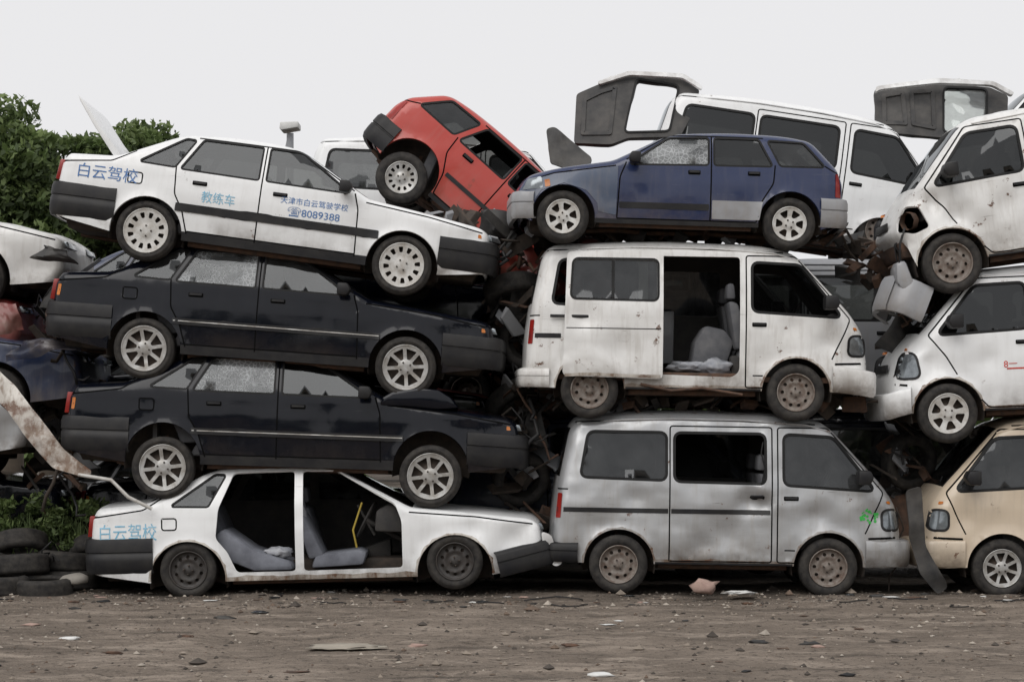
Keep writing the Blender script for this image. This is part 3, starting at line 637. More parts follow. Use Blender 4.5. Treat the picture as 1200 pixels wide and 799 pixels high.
# ------------------------------------------------------------------ hatchback
def hatch(name,pm,kind='star',wm='hubw',dz=0.,Rt=.255,rr=.17,ns=1,wins=('glass','glass','glass'),seed=0,amp=.004,lower=None,ends=None,bm=None):
    e=root(name); CTX['dz']=dz
    top=[(-.46,.0,.08,0,'p'),(-.53,.12,.12,.05,'p'),(-.52,.42,.12,.06,'p'),(-.46,.55,.09,.05,'g'),(-.20,.82,.08,.08,'p'),(.05,.865,.09,.15,'p'),(.6,.885,.09,.3,'p'),(1.17,.85,.09,.14,'g'),(1.72,.565,.08,.06,'p'),
         (2.30,.47,.08,.2,'p'),(2.56,.39,.12,.08,'p'),(2.64,.26,.14,.05,'p'),(2.64,.06,.12,.03,'p'),(2.58,-.01,.1,0,'p')]
    b=Body(top,[(0,.0,.31),(2.2,.0,.31)],-.05,.76,.54,.32,crease=[(.42,.004)],seed=seed,amp=amp)
    q=[(-.32,.565),(.10,.56),(.22,.80),(-.12,.79)]; rd=[(.19,.555),(.74,.55),(.74,.81),(.32,.81)]; fd=[(.81,.55),(1.56,.535),(1.19,.80),(.81,.81)]
    gaps=[[(.155,.56),(.17,.38),(.28,.2),(.33,.0)],[(.775,.84),(.775,.0)],[(1.60,.55),(1.66,.4),(1.68,.0)],[(.33,.0),(1.68,.0)],[(1.70,.51),(2.3,.42),(2.5,.35)],[(.27,.83),(1.18,.835),(1.6,.575)],[(-.5,.5),(-.42,.52),(-.33,.57)]]
    near={'reg':[([(.29,-.1),(1.9,-.1),(1.9,-.005),(.29,-.005)],1)],'gap':gaps,'win':[(p,w,.025) for p,w in zip((q,rd,fd),wins)]}
    b.build(near,near|{'win':[(p,'glasst',.025) for p in (q,rd,fd)]},ns,(pm,M['trim'],M['gap'],M['rubber']),M['glassd'])
    if lower:
        b.patch('lower_panel',rpoly([(.30,.02),(.76,.02),(.76,.20),(.27,.20)],.01),.004,lower,ns,thick=.003)
        b.patch('lower_panel',rpoly([(.79,.10),(1.66,.10),(1.66,.16),(.79,.16)],.01),.004,M['trim'],ns,thick=.003)
    else:
        for sg in (-1,1): b.patch('side_moulding',rpoly([(.30,.2),(1.9,.2),(1.9,.24),(.30,.24)],.01),.01,M['trim'],sg,thick=.01)
    if ends: 
        b.patch('front_wing',rpoly([(1.69,.03),(1.86,.06),(1.87,.14),(1.98,.26),(2.2,.325),(2.42,.25),(2.50,.12),(2.60,.12),(2.61,.26),(2.53,.34),(2.3,.41),(1.68,.50)],.01),.004,ends,ns,thick=.003)
    bumper('rear_bumper',.75,-.30,-.58,-.02,.26,bm or M['trim'],cr=.14); bumper('front_bumper',.75,2.49,2.70,-.02,.24,bm or M['trim'],cr=.16)
    b.patch('headlamp',rpoly([(2.40,.27),(2.60,.25),(2.55,.36),(2.42,.385)],.02),.008,M['lens'],ns,grid=.03)
    b.patch('indicator_lamp',rpoly([(2.33,.29),(2.38,.28),(2.39,.35),(2.34,.36)],.01),.008,M['amber'],ns,grid=.03)
    b.patch('tail_lamp',rpoly([(-.50,.27),(-.44,.27),(-.44,.5),(-.475,.5)],.01),.006,M['redlens'],ns,grid=.03)
    for sg in (-1,1): handle(b,.36,.47,sg,M['trim'],.1); handle(b,.94,.465,sg,M['trim'],.1); mirror(b,1.52,.58,sg,s=.9)
    underbits(2.2,.76,-.45,2.55,-.03,.31)
    seat(.85,.0,-.34,.46,h=.52);seat(.85,.0,.34,.46,h=.52); prism('rear_bench_back',[(.1,.0),(.22,.0),(.06,.52),(-.04,.52)],-.6,.6,M['seat'],.03)
    prism('dashboard',[(1.42,.3),(1.75,.3),(1.75,.5),(1.55,.55),(1.44,.5)],-.6,.6,M['inter'],.03); steering(1.34,.44,-ns*.34)
    CTX['dz']=0; wheels(2.2,.76,kind,Rt,rr,M[wm]); CTX['dz']=dz
    return e,b
# ================================================================== LEFT COLUMN
ZH='\u767d\u4e91\u9a7e\u6821'
e,b=sedan('scrapped_sedan',M['white'],'steel','steel',dz=-.085,Rt=.27,rr=.185,openings=True,wins=('glasst',)*3,seed=1,lamps=False,amp=.009,
    texts=[(ZH,-.86,.39,.175,'cyantxt',.82)],whiteline=False,fb=False,woff=((0,0),(0,.02)),dents=[(2.3,.3,.2,.02),(-.6,.5,.3,.02),(2.75,.42,.12,.035),(3.1,.3,.12,.05),(3.25,.42,.08,.04)],edge=M['edge_white'])
tube('strap',[(1.66,-.6,.68),(1.57,-.64,.42),(1.6,-.62,.25)],.010,M['strap'])
place(e,(220,668),(533,660),0,2.548,.84)
e,b=sedan('scrapped_sedan',M['black'],'alloy','alloy',dz=.075,seed=2,wins=('glass','glassc','glassd'),rr=.225,amp=.007,dents=[(2.9,.4,.12,.03),(.7,.35,.2,.014),(3.2,.42,.1,.04),(1.5,.45,.15,.014)],fbrot=-.04)
place(e,(189,548),(503,558),.02,2.548,.84,yaw=.6)
CTX['parent']=e; CTX['dz']=.075
prism('folded_hood',[(2.04,.58),(2.06,.66),(2.16,.72),(2.40,.765),(2.60,.75),(2.72,.68),(2.80,.58),(2.60,.56),(2.3,.58)],-.845,.5,M['black'],.03)
e,b=sedan('scrapped_sedan',M['black'],'alloy','alloy',dz=.0,seed=3,wins=('glass','glassc','glass'),rr=.225,amp=.007,dents=[(1.6,.4,.2,.016),(-.6,.5,.2,.025),(3.1,.42,.12,.04)],fbrot=-.03)
place(e,(169,408),(476,430),.05,2.548,.84,yaw=-.5)
e,b=sedan('scrapped_sedan',M['white'],'cap','hubw',dz=-.02,seed=4,wins=('glasst','glassd','glass'),rr=.225,whiteline=False,mh=.07,lamps=False,amp=.006,dents=[(3.2,.38,.1,.03)],
    texts=[(ZH,-.76,.475,.155,'bluetxt',1.0),('\u6559\u7ec3\u8f66',.50,.38,.12,'cyantxt',.95),('\u5929\u6d25\u5e02\u767d\u4e91\u9a7e\u9a76\u5b66\u6821',1.28,.475,.075,'bluetxt',1.),('\u260e8089388',1.36,.36,.10,'bluetxt',1.1)])
place(e,(169,270),(469,310),.0,2.548,.84,yaw=.8)
CTX['parent']=e; CTX['dz']=-.02
prism('open_trunk_lid',[(-.36,.74),(-.60,.98),(-.80,1.22),(-.87,1.28),(-.84,1.22),(-.66,.98),(-.42,.70)],-.66,.66,M['white'],.008)
r_=root('detached_bumper'); bumper('bumper_bar',.8,0,.62,0,.24,M['trim'],cr=.2); r_.matrix_world=Matrix.Translation(wp(575,672,.75))@Matrix.Rotation(math.radians(-14),4,'Y')@Matrix.Rotation(math.radians(8),4,'Z')
def panel(name,px,Y,mat,mat2=None,bend=0.,th=.02,tilt=0.,hole=None,amp=.02,seed=0,ribs=(),gl=None):
    k=(D+Y)/D/S
    cv=lambda L: np.array([((a-CX)*k,CH-(c-HZ)*k) for a,c in L])
    P=rpoly(cv(px),.04,.07); c0=P.mean(0)
    e=bpy.data.objects.new(name,None); COL.objects.link(e); e.location=(c0[0],Y,c0[1])
    def yf(v): return tilt*(v[:,1]-c0[1])+bend*(v[:,0]-c0[0])**2+np.array([amp*noise.noise(Vector((p[0]*3,p[1]*3,seed)))+amp*.4*noise.noise(Vector((p[0]*8,p[1]*8,seed+4))) for p in v])
    def sub(nm,P,H,m1,m2,off,th):
        a,bb=P.min(0),P.max(0); gx,gz_=np.meshgrid(np.arange(a[0],bb[0],.06),np.arange(a[1],bb[1],.06)); G=np.stack([gx.ravel(),gz_.ravel()],1); G=G[pip(G,offset(P,-.012))]
        v,f,c=cdt([P]+H,G); kk=pip(c,P)
        for h in H: kk&=~pip(c,h)
        f=f[kk]; V=np.stack([v[:,0]-c0[0],yf(v)-off,v[:,1]-c0[1]],1)
        ob=mesh_obj(nm,V,f,[m1,m2],parent=e)
        so=ob.modifiers.new('sol','SOLIDIFY'); so.thickness=th; so.material_offset=1; so.material_offset_rim=1; so.offset=-1
        es=ob.modifiers.new('split','EDGE_SPLIT'); es.split_angle=math.radians(40)
    H=[rpoly(cv(hole),.05,.07)] if hole else []
    sub('panel_skin',P,H,mat,mat2 or mat,0,th)
    if hole:
        sub('window_seal',offset(H[0],.022),H,M['rubber'],M['rubber'],.012,.03)
        if gl: sub('window_glass',offset(H[0],.004),[],M[gl],M[gl],-.02,.004)
    for r in ribs: 
        q=rpoly(cv(r),.03,.05); sub('inner_pressing',q,[rpoly(offset(q,-.045),.02)] if len(r)>3 else [],mat,mat,.018,.02)
    return e
panel('torn_fender',[(634,622),(646,626),(652,645),(660,660),(650,664),(638,650)],.1,M['white'],amp=.05,seed=3)
# ================================================================== MIDDLE COLUMN
e,b=van('scrapped_minivan',M['silver'],dz=0.,wins=('glasst',None,'glasst'),seed=5,dents=[(1.25,.62,.10,.075),(1.05,.3,.16,.055),(1.36,.75,.07,-.05),(1.42,.60,.06,.055),(-.2,.35,.18,.04),(.8,.2,.10,.045),(2.5,.5,.10,.045),(1.9,.5,.10,.035),(.15,.62,.10,.035)],amp=.016,edge=M['edge_silver'])
place(e,(725,661),(971,665),.03,2.03,.74)
CTX['parent']=e
for i in range(26):
    a=R.random()*6.28; rr_=.075*math.sqrt(R.random()); x,z=2.42+rr_*math.cos(a)*1.2,.50+rr_*math.sin(a); q=.006+R.random()*.012
    b.patch('sticker_dot',np.array([(x+q*math.cos(t),z+q*math.sin(t)) for t in np.linspace(0,6.28,8)[:-1]]),.004,M['green'],-1,grid=1)
tube('hanging_seal',[(1.38,-.70,1.2),(1.36,-.74,1.1),(1.40,-.745,.95),(1.37,-.76,.80)],.008,M['rubber'])
e,b=van('scrapped_minivan',M['white2'],dz=0.,wins=(None,None,None),seed=6,mode='open',stripe=True,bmat=M['white2'],amp=.015,dents=[(2.35,.5,.12,.06),(2.62,.35,.11,.07),(1.7,.3,.14,.035),(.3,.4,.18,.04),(-.1,.7,.11,.035),(2.0,.62,.1,.03)],brot=-.12,edge=M['edge_white'])
place(e,(691,456),(933,460),.0,2.03,.74)
CTX['parent']=e
prism('folded_seat',[(1.0,.18),(1.35,.18),(1.45,.5),(1.35,.62),(1.15,.66),(1.05,.5)],-.45,.0,M['seat'],.04)
blob('discarded_cloth',(.98,-.5,.24),(.20,.14,.06),M['cloth'],seed=13,amp=.6); blob('discarded_cloth',(1.25,-.56,.24),(.16,.1,.08),M['cloth'],seed=15,amp=.6)
prism('inner_panel',[(.60,.3),(.92,.3),(.92,.85),(.60,.85)],.55,.6,M['grey'],.02)
tube('torn_sill',[(.5,-.73,.06),(.8,-.76,.0),(1.1,-.74,.03),(1.5,-.76,-.03)],.014,M['rust'])
e,b=hatch('scrapped_hatchback',M['blue'],'star','hubw',ns=1,wins=('glass','glassd','glassc'),seed=7,lower=M['grey'],ends=M['blue_grey'],bm=M['grey'],amp=.008)
place(e,(924,262),(658,254),.0,2.2,.76,yaw=1.)
e,b=hatch('scrapped_hatchback',M['red'],'cap','alloy',dz=.09,ns=-1,wins=('glass',None,None),seed=8,Rt=.25,rr=.16,amp=.010)
place(e,(470,208),(672,386),1.9,2.2,.76,yaw=0)
e,b=van('scrapped_minivan',M['white'],dz=-.2,wins=('glassd','glassd','glassd'),seed=9,stripe=False)
place(e,(822,238),(1034,270),3.0,2.03,.74)
e,b=van('scrapped_minivan',M['white'],dz=-.1,wins=('glasst','glasst','glasst'),seed=19,stripe=False)
place(e,(412,292),(614,300),4.2,2.03,.74)
panel('van_tailgate',[(672,170),(676,108),(702,96),(738,84),(800,88),(822,103),(808,140),(796,162),(735,164),(715,172)],3.1,M['dirtpanel'],M['dirtpanel'],tilt=.5,bend=.12,th=.06,hole=[(748,90),(796,98),(783,154),(732,156)],amp=.03,
    ribs=[[(680,160),(683,114),(704,103),(724,97),(716,160)]])
panel('tailgate_outer_skin',[(700,95),(738,82),(802,86),(824,102),(822,106),(800,91),(738,87),(702,99)],3.2,M['white'],tilt=.5,bend=.12,th=.03,amp=.02)
panel('van_tailgate',[(1026,150),(1028,102),(1100,96),(1165,99),(1186,110),(1176,158),(1105,164),(1030,156)],3.3,M['dirtpanel'],M['dirtpanel'],tilt=.5,bend=.12,th=.06,hole=[(1110,101),(1160,102),(1152,154),(1104,156)],amp=.03,seed=5,gl='glassl',
    ribs=[[(1034,146),(1036,108),(1062,104),(1062,148)],[(1066,148),(1068,104),(1098,102),(1094,154)]])
panel('tailgate_outer_skin',[(1026,108),(1028,100),(1100,91),(1166,94),(1190,108),(1186,112),(1164,99),(1100,97),(1032,104)],3.24,M['white'],tilt=.5,bend=.12,th=.04,amp=.01,seed=5)
panel('car_hood',[(640,150),(650,147),(694,186),(690,196),(668,200),(645,192)],1.7,M['dirtpanel'],tilt=.4,amp=.08,seed=11)
# ================================================================== RIGHT COLUMN
e,b=van('scrapped_minivan',M['beige'],kind='alloy',wm='alloy',ns=1,wins=('glasst','glasst','glasst'),seed=10,stripe=False,amp=.013,dents=[(2.4,.5,.12,.03)])
place(e,(1421,665),(1175,666),.0,2.03,.74)
e,b=van('scrapped_minivan',M['white'],kind='star',wm='hubw',ns=1,variant=2,wins=('glasst','glass','glassd'),seed=11,stripe=False,Rt=.29,rr=.20,brot=-.25,amp=.015,dents=[(2.45,.5,.12,.05),(1.9,.5,.1,.03),(2.6,.66,.09,.04)],edge=M['edge_white'])
place(e,(1390,472),(1112,484),.0,2.3,.74)
CTX['parent']=e; b.text('8\u4e00',1.75,.42,.09,M['redtxt'],1); b.patch('sticker_panel',rpoly([(1.55,.40),(1.72,.40),(1.72,.415),(1.55,.415)],.004),.003,M['redtxt'],1)
e,b=van('scrapped_minivan',M['white2'],kind='steel',wm='rustwheel',ns=1,variant=2,wins=('glasst','glass','glassd'),seed=12,stripe=False,Rt=.29,rr=.20,smashed=True,amp=.027,dents=[(2.4,.6,.12,.09),(2.2,.45,.09,.05),(2.6,.7,.1,.07),(1.7,.5,.12,.04)],edge=M['edge_white'])
place(e,(1393,268),(1117,308),-.05,2.3,.74)
e,b=van('scrapped_minivan',M['white'],ns=1,seed=52,stripe=False)
place(e,(1420,240),(1215,240),4.2,2.03,.74)
# ================================================================== LEFT EDGE CARS
for (pm,fx,fy,rx,ry,Y,sd) in [('white2',-32,326,-340,300,.9,21),('darkred',-82,408,-390,400,1.0,22),('darkblue',-8,466,-315,455,.8,23),('silver',-72,530,-380,535,.7,24),('black',-30,628,-335,630,1.3,25)]:
    e,b=sedan('scrapped_sedan',M[pm],'steel','steel',seed=sd,amp=.03,fb=False,whiteline=False,lamps=False)
    place(e,(rx,ry),(fx,fy),Y,2.548,.84)
# ================================================================== BACK ROW
def at(e,x,y,z,rot=0,tilt=0): e.matrix_world=Matrix.Translation((x,y,z))@Matrix.Rotation(math.radians(rot),4,'Z')@Matrix.Rotation(math.radians(tilt),4,'Y')
for i,(x,y,z,pm) in enumerate([(-4.9,4.9,.28,'grey'),(-4.6,4.9,1.5,'black'),(-4.8,4.8,2.65,'darkblue'),(-3.7,2.9,.3,'black'),(-3.6,2.9,1.45,'black'),(-2.6,2.8,2.5,'black'),(-3.9,6.6,2.9,'black')]):
    e,b=sedan('scrapped_sedan',M[pm],'steel','steel',seed=30+i,simple=True); at(e,x,y,z,R.uniform(-3,3))
for i,(x,y,z,pm) in enumerate([(-.1,2.7,.3,'darkblue'),(.5,2.7,1.98,'black'),(-.6,4.9,.3,'grey'),(-.5,4.9,2.0,'darkred'),(2.7,3.0,.3,'black'),(2.7,3.0,1.95,'grey'),(1.2,6.6,.3,'grey'),(1.2,6.6,1.9,'darkblue'),(-2.4,6.6,1.9,'black')]):
    e,b=van('scrapped_minivan',M[pm],seed=40+i,stripe=False); at(e,x,y,z,R.uniform(-3,3))
def tyre(loc,rx=0,ry=0,Rt=.29,name='scrap_tyre'):
    key=('t',Rt)
    if key not in WC:
        h=.09; v,f=lathe([(Rt-.11,-h*.7),(Rt-.10,-h),(Rt-.05,-h*1.1),(Rt-.01,-h*.9),(Rt,-h*.6),(Rt-.008,-h*.2),(Rt,0),(Rt-.008,h*.2),(Rt,h*.6),(Rt-.01,h*.9),(Rt-.05,h*1.1),(Rt-.10,h),(Rt-.11,h*.7),(Rt-.04,h*.4),(Rt-.04,-h*.4),(Rt-.11,-h*.7)],40)
        me=bpy.data.meshes.new('tyre'); me.from_pydata(v,[],f); me.materials.append(M['tyre']); me.polygons.foreach_set('use_smooth',np.ones(len(f),dtype=bool)); WC[key]=me
    ob=bpy.data.objects.new(name,WC[key]); COL.objects.link(ob)
    ob.matrix_world=Matrix.Translation(loc)@Matrix.Rotation(math.radians(rx),4,'X')@Matrix.Rotation(math.radians(ry),4,'Z'); return ob
for x,y,z,rx,ry in [(-4.98,.05,.07,90,0),(-4.85,.35,.25,84,4),(-4.42,.7,.08,90,0),(-4.48,.75,.26,86,-5),(-4.55,.05,.05,93,0),(-5.35,.1,.08,88,4),(-5.3,.6,.25,82,0),(-4.95,.75,.42,68,8),(-4.2,.95,.30,54,-10),(-4.75,1.25,.3,86,3)]:
    tyre(Vector((x,y,z)),rx,ry)
for px,py,Y,rx,rz in [(610,560,1.0,20,10),(600,470,1.2,60,30),(618,400,1.,10,-20),(100,480,1.5,70,0),(60,560,1.8,40,0),(1065,540,1.,15,20),(600,340,.9,70,10)]:
    tyre(wp(px,py,Y),rx,rz)
def crumple(loc,size,rot,mat,seed,amp=.22):
    n=14; v=[];f=[]
    for i in range(n):
        for j in range(n):
            u,w=i/(n-1)-.5,j/(n-1)-.5; p=Vector((u*1.3+seed,w*1.3,seed*.7)); q=noise.noise(p)+.25*abs(noise.noise(p*2.3)); 
            fold=.25*abs(u*.8+w*.5+.1)+.2*abs(w-u*.3)
            v.append(((u+.15*noise.noise(p*1.2+Vector((3,0,0))))*size[0]*(1-.3*w),amp*size[0]*q*2+fold*size[0],(w+.12*noise.noise(p*1.3))*size[1]))
    for i in range(n-1):
        for j in range(n-1): a=i*n+j; f.append((a,a+n,a+n+1,a+1))
    ob=mesh_obj('bent_sheet_metal',v,f,mat,parent=None,smooth=True)
    so=ob.modifiers.new('s','SOLIDIFY'); so.thickness=.01; es=ob.modifiers.new('split','EDGE_SPLIT'); es.split_angle=math.radians(40)
    ob.location=loc; ob.rotation_euler=rot
for px,py,Y,sx,sz,mt in [(585,268,1.2,.5,.35,'dirtpanel'),(602,300,1.3,.4,.55,'red'),(598,340,1.0,.45,.3,'dirtpanel'),(612,372,.9,.3,.5,'dirtpanel'),(622,500,.9,.3,.4,'dirtpanel'),(622,610,1.,.25,.4,'dirtpanel'),
    (1062,395,.7,.4,.4,'dirtpanel'),(1062,600,.9,.3,.5,'rust'),(72,345,.8,.4,.3,'dirtpanel'),(50,405,.5,.7,.2,'darkblue'),
    (650,275,1.6,.5,.3,'dirtpanel'),(700,280,1.7,.5,.2,'dirtpanel'),(10,372,.3,.3,.3,'darkred'),(60,300,.5,.4,.15,'dirtpanel')]:
    crumple(wp(px,py,Y),(sx,sz),(R.uniform(-.5,.5),R.uniform(-.6,.6),R.uniform(-.5,.5)),M[mt],R.random()*50)
# tangled scrap wedged in the gaps, one mass
V=[];F=[];MI=[]
def chunk(c,s,rot,mi):
    b0=len(V)
    for dx in (-1,1):
        for dy in (-1,1):
            for dz_ in (-1,1):
                q=Vector((dx*s[0]*R.uniform(.6,1.1),dy*s[1]*R.uniform(.7,1.1),dz_*s[2]*R.uniform(.6,1.1))); q.rotate(rot); V.append(c+q)
    F.extend([tuple(b0+i for i in t) for t in ((0,1,3,2),(4,6,7,5),(0,4,5,1),(2,3,7,6),(0,2,6,4),(1,5,7,3))]); MI.extend([mi]*6)
from mathutils import Euler
for (x0,x1,y0,y1,Ya,Yb,n) in [(575,645,255,640,.7,1.6,130),(1035,1085,330,640,.8,1.6,80),(30,110,310,570,1.2,1.9,90),(640,1040,464,476,.35,1.3,90),(500,600,250,290,.8,1.5,30),(640,1000,268,282,.5,1.3,60),(985,1040,280,330,1.0,1.6,30),(250,450,395,410,.4,1.3,30)]:
    for i in range(n):
        c=wp(R.uniform(x0,x1),R.uniform(y0,y1),R.uniform(Ya,Yb)); k=R.random()
        s=(R.uniform(.05,.22),R.uniform(.006,.02),R.uniform(.02,.09)) if k<.5 else ((R.uniform(.08,.25),.014,.014) if k<.75 else (R.uniform(.03,.09),R.uniform(.03,.09),R.uniform(.03,.08)))
        chunk(c,s,Euler((R.uniform(-1,1),R.uniform(-.9,.9),R.uniform(-1,1))),R.choice([0,0,0,1,1,2,3]))
ob=mesh_obj('scrap_metal_tangle',V,F,[M['under'],M['rust'],M['dirtpanel'],M['grey']],MI,smooth=False,parent=None)
bv=ob.modifiers.new('b','BEVEL'); bv.width=.004; bv.segments=1
r_=root('detached_bumper'); bumper('bumper_bar',.30,0,.30,0,.36,M['grey'],cr=.2,groove=False); r_.matrix_world=Matrix.Translation(wp(1058,378,.25))@Matrix.Rotation(math.radians(205),4,'Z')@Matrix.Rotation(math.radians(-24),4,'Y')
panel('bent_fender_strip',[(-12,430),(14,452),(48,492),(78,528),(112,552),(106,560),(66,548),(34,515),(8,482),(-12,462)],.1,M['edge_white'],M['dirtpanel'],amp=.07,seed=14,th=.02,tilt=.3)
tube('bent_strip',[wp(92,556,-.05),wp(130,562,-.08),wp(150,582,-.08),wp(178,596,-.05)],.018,M['hubw'],parent=None)
panel('rubber_strip',[(1062,575),(1080,570),(1085,640),(1112,688),(1100,697),(1078,672),(1066,630)],-.1,M['dirtpanel'],amp=.05,seed=8,th=.03)
for k in range(36):
    px=R.choice([600,610,620,1050,1065,80,60]); py=R.uniform(280,640); p=wp(px,py,R.uniform(.3,1.2)); pts=[p]
    for j in range(7): p=p+Vector((R.uniform(-.1,.1),R.uniform(-.06,.06),R.uniform(-.16,.06))); pts.append(p)
    tube('scrap_hose',pts,R.choice([.008,.014,.02]),M[R.choice(['trim','rust','under'])],parent=None)
# rubble and litter
blob('brick_rubble',wp(826,686,-.25),(.12,.1,.075),M['brick'],amp=.6,seed=4,parent=None,sub=2,fr=1.3)
blob('paper_scrap',wp(868,694,-.3),(.14,.1,.015),M['paper'],amp=.7,seed=6,parent=None)
blob('concrete_block',wp(88,678,.15),(.14,.16,.06),plain('concrete',(.27,.25,.22),.9),amp=.3,seed=9,parent=None,sub=2)
blob('cardboard_scrap',wp(405,757,-4.6),(.28,.2,.012),plain('cardboard',(.38,.34,.28),.9),amp=.4,seed=16,parent=None)
def gz(x,y):
    k=1. if (-9<y<4 and abs(x)<9) else .2
    return GZ+k*(.03*noise.noise(Vector((x*.8,y*.8,0)))+.018*noise.noise(Vector((x*3,y*3,4)))+.010*noise.noise(Vector((x*8,y*8,8))))
for i in range(70):
    y=R.uniform(-.9,.1) if i%2 else R.uniform(-6.5,-.5); x=R.uniform(-5,5); s=R.uniform(.025,.085)
    blob('litter_scrap',(x,y,gz(x,y)+.006),(s,s*.6,s*R.uniform(.06,.3)),M[R.choice(['paper','dirtpanel','rust','trim','rust','dirtpanel','glasst','brick'])],amp=.8,seed=i*3.3,parent=None,sub=2,fr=1.6)
for i in range(14):
    x=R.uniform(-5,5); y=R.uniform(-1.2,-.1); pts=[]; a=R.random()*6
    for j in range(8): pts.append((x,y,gz(x,y)+.012)); a+=R.uniform(-.8,.8); x+=.06*math.cos(a); y+=.04*math.sin(a)
    tube('wire_scrap',pts,.006,M['trim'],parent=None)
# ================================================================== GROUND
def axis(a,b,near0,near1,st):
    xs=list(np.arange(near0,near1,st)); s=st; x=near0
    lo=[]
    while x>a: s*=1.35; x-=s; lo.append(x)
    s=st; x=xs[-1]; hi=[]
    while x<b: s*=1.35; x+=s; hi.append(x)
    return np.array(lo[::-1]+xs+hi)
xs=axis(-600,600,-7,7,.06); ys=axis(-60,900,-8.5,2.5,.06)
v=[];f=[]
for y in ys:
    for x in xs: v.append((x,y,gz(x,y)))
nx=len(xs)
for j in range(len(ys)-1):
    for i in range(nx-1): a=j*nx+i; f.append((a,a+1,a+nx+1,a+nx))
m,nt,out=newmat('dirt_ground'); v_,tc=coords(nt,False)
n1=N(nt,'ShaderNodeTexNoise',Scale=.7,Detail=10.,Roughness=.65); n2=N(nt,'ShaderNodeTexNoise',Scale=12.,Detail=10.,Roughness=.75); n3=N(nt,'ShaderNodeTexVoronoi',Scale=38.)
v3,_=coords(nt,False,(.5,1.8,1)); n4=N(nt,'ShaderNodeTexNoise',Scale=1.8,Detail=8.,Roughness=.65); nt.links.new(v3,n4.inputs['Vector'])
for n in (n1,n2,n3): nt.links.new(v_,n.inputs['Vector'])
c=mixc(nt,ramp(nt,n1.outputs[0],.38,.62),(.26,.215,.175),(.18,.148,.12)); c=mixc(nt,ramp(nt,n4.outputs[0],.52,.62),c,(.34,.285,.235)); c=mixc(nt,ramp(nt,n4.outputs[0],.44,.36),c,(.125,.104,.086))
c=mixc(nt,ramp(nt,n2.outputs[0],.52,.64),c,(.08,.067,.056)); c=mixc(nt,ramp(nt,n3.outputs[0],.22,.12,0,.6),c,(.36,.31,.26))
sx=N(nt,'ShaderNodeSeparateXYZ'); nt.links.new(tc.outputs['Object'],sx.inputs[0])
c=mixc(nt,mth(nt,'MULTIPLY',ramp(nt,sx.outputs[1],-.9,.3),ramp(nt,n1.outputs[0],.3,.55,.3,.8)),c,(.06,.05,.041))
p=N(nt,'ShaderNodeBsdfPrincipled',Roughness=.95); nt.links.new(c,p.inputs['Base Color']); p.inputs['Specular IOR Level'].default_value=.2
bp=N(nt,'ShaderNodeBump',Strength=1.,Distance=.035); nt.links.new(mth(nt,'ADD',n2.outputs[0],mth(nt,'MULTIPLY',n3.outputs[0],.5)),bp.inputs['Height']); nt.links.new(bp.outputs[0],p.inputs['Normal']); nt.links.new(p.outputs[0],out.inputs[0])
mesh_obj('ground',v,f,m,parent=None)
V=[];F=[];MI=[]
base=np.array([(1,0,0),(-1,0,0),(0,1,0),(0,-1,0),(0,0,1),(0,0,-1)],float); bf=[(0,2,4),(2,1,4),(1,3,4),(3,0,4),(2,0,5),(1,2,5),(3,1,5),(0,3,5)]
for i in range(11000):
    y=R.uniform(-8.2,.6) if i%3 else R.uniform(-1.4,.6); x=R.uniform(-6.5,6.5)
    if noise.noise(Vector((x*.9,y*1.4,7)))<R.uniform(-.5,.3) : continue
    s=.006+.022*R.random()**4; 
    if i%80==0: s=R.uniform(.03,.06)
    flat=R.choice([.3,.6,.8]); a=R.random()*6.28; z=gz(x,y)
    ca,sa=math.cos(a),math.sin(a); b0=len(V)
    for q in base:
        w=q*np.array([s*R.uniform(.7,1.5),s*R.uniform(.6,1.1),s*flat]); V.append((x+w[0]*ca-w[1]*sa,y+w[0]*sa+w[1]*ca,z+w[2]+s*.2))
    F+= [tuple(k+b0 for k in t) for t in bf]; MI+=[R.choice([0,0,1,1,2,3])]*8
mesh_obj('gravel',V,F,[plain('stone_a',(.28,.235,.19),.9),plain('stone_b',(.08,.067,.056),.9),plain('stone_c',(.44,.39,.33),.9),plain('stone_d',(.16,.115,.085),.9)],MI,smooth=False,parent=None)
# ================================================================== FOLIAGE
def leafmat(name,c):
    m,nt,out=newmat(name); v,_=coords(nt,False); n=N(nt,'ShaderNodeTexNoise',Scale=3.,Detail=3.); nt.links.new(v,n.inputs['Vector'])
    cc=mixc(nt,ramp(nt,n.outputs[0],.3,.7),c,tuple(x*.6 for x in c)); d=N(nt,'ShaderNodeBsdfPrincipled',Roughness=.6); t=N(nt,'ShaderNodeBsdfTranslucent'); nt.links.new(cc,d.inputs['Base Color']); nt.links.new(cc,t.inputs[0])
    mx=N(nt,'ShaderNodeMixShader'); mx.inputs[0].default_value=.35; nt.links.new(d.outputs[0],mx.inputs[1]); nt.links.new(t.outputs[0],mx.inputs[2]); nt.links.new(mx.outputs[0],out.inputs[0]); return m
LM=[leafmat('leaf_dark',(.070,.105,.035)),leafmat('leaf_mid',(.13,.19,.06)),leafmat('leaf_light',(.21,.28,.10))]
bark=plain('bark',(.10,.08,.06),.9)
rng=np.random.default_rng(3)
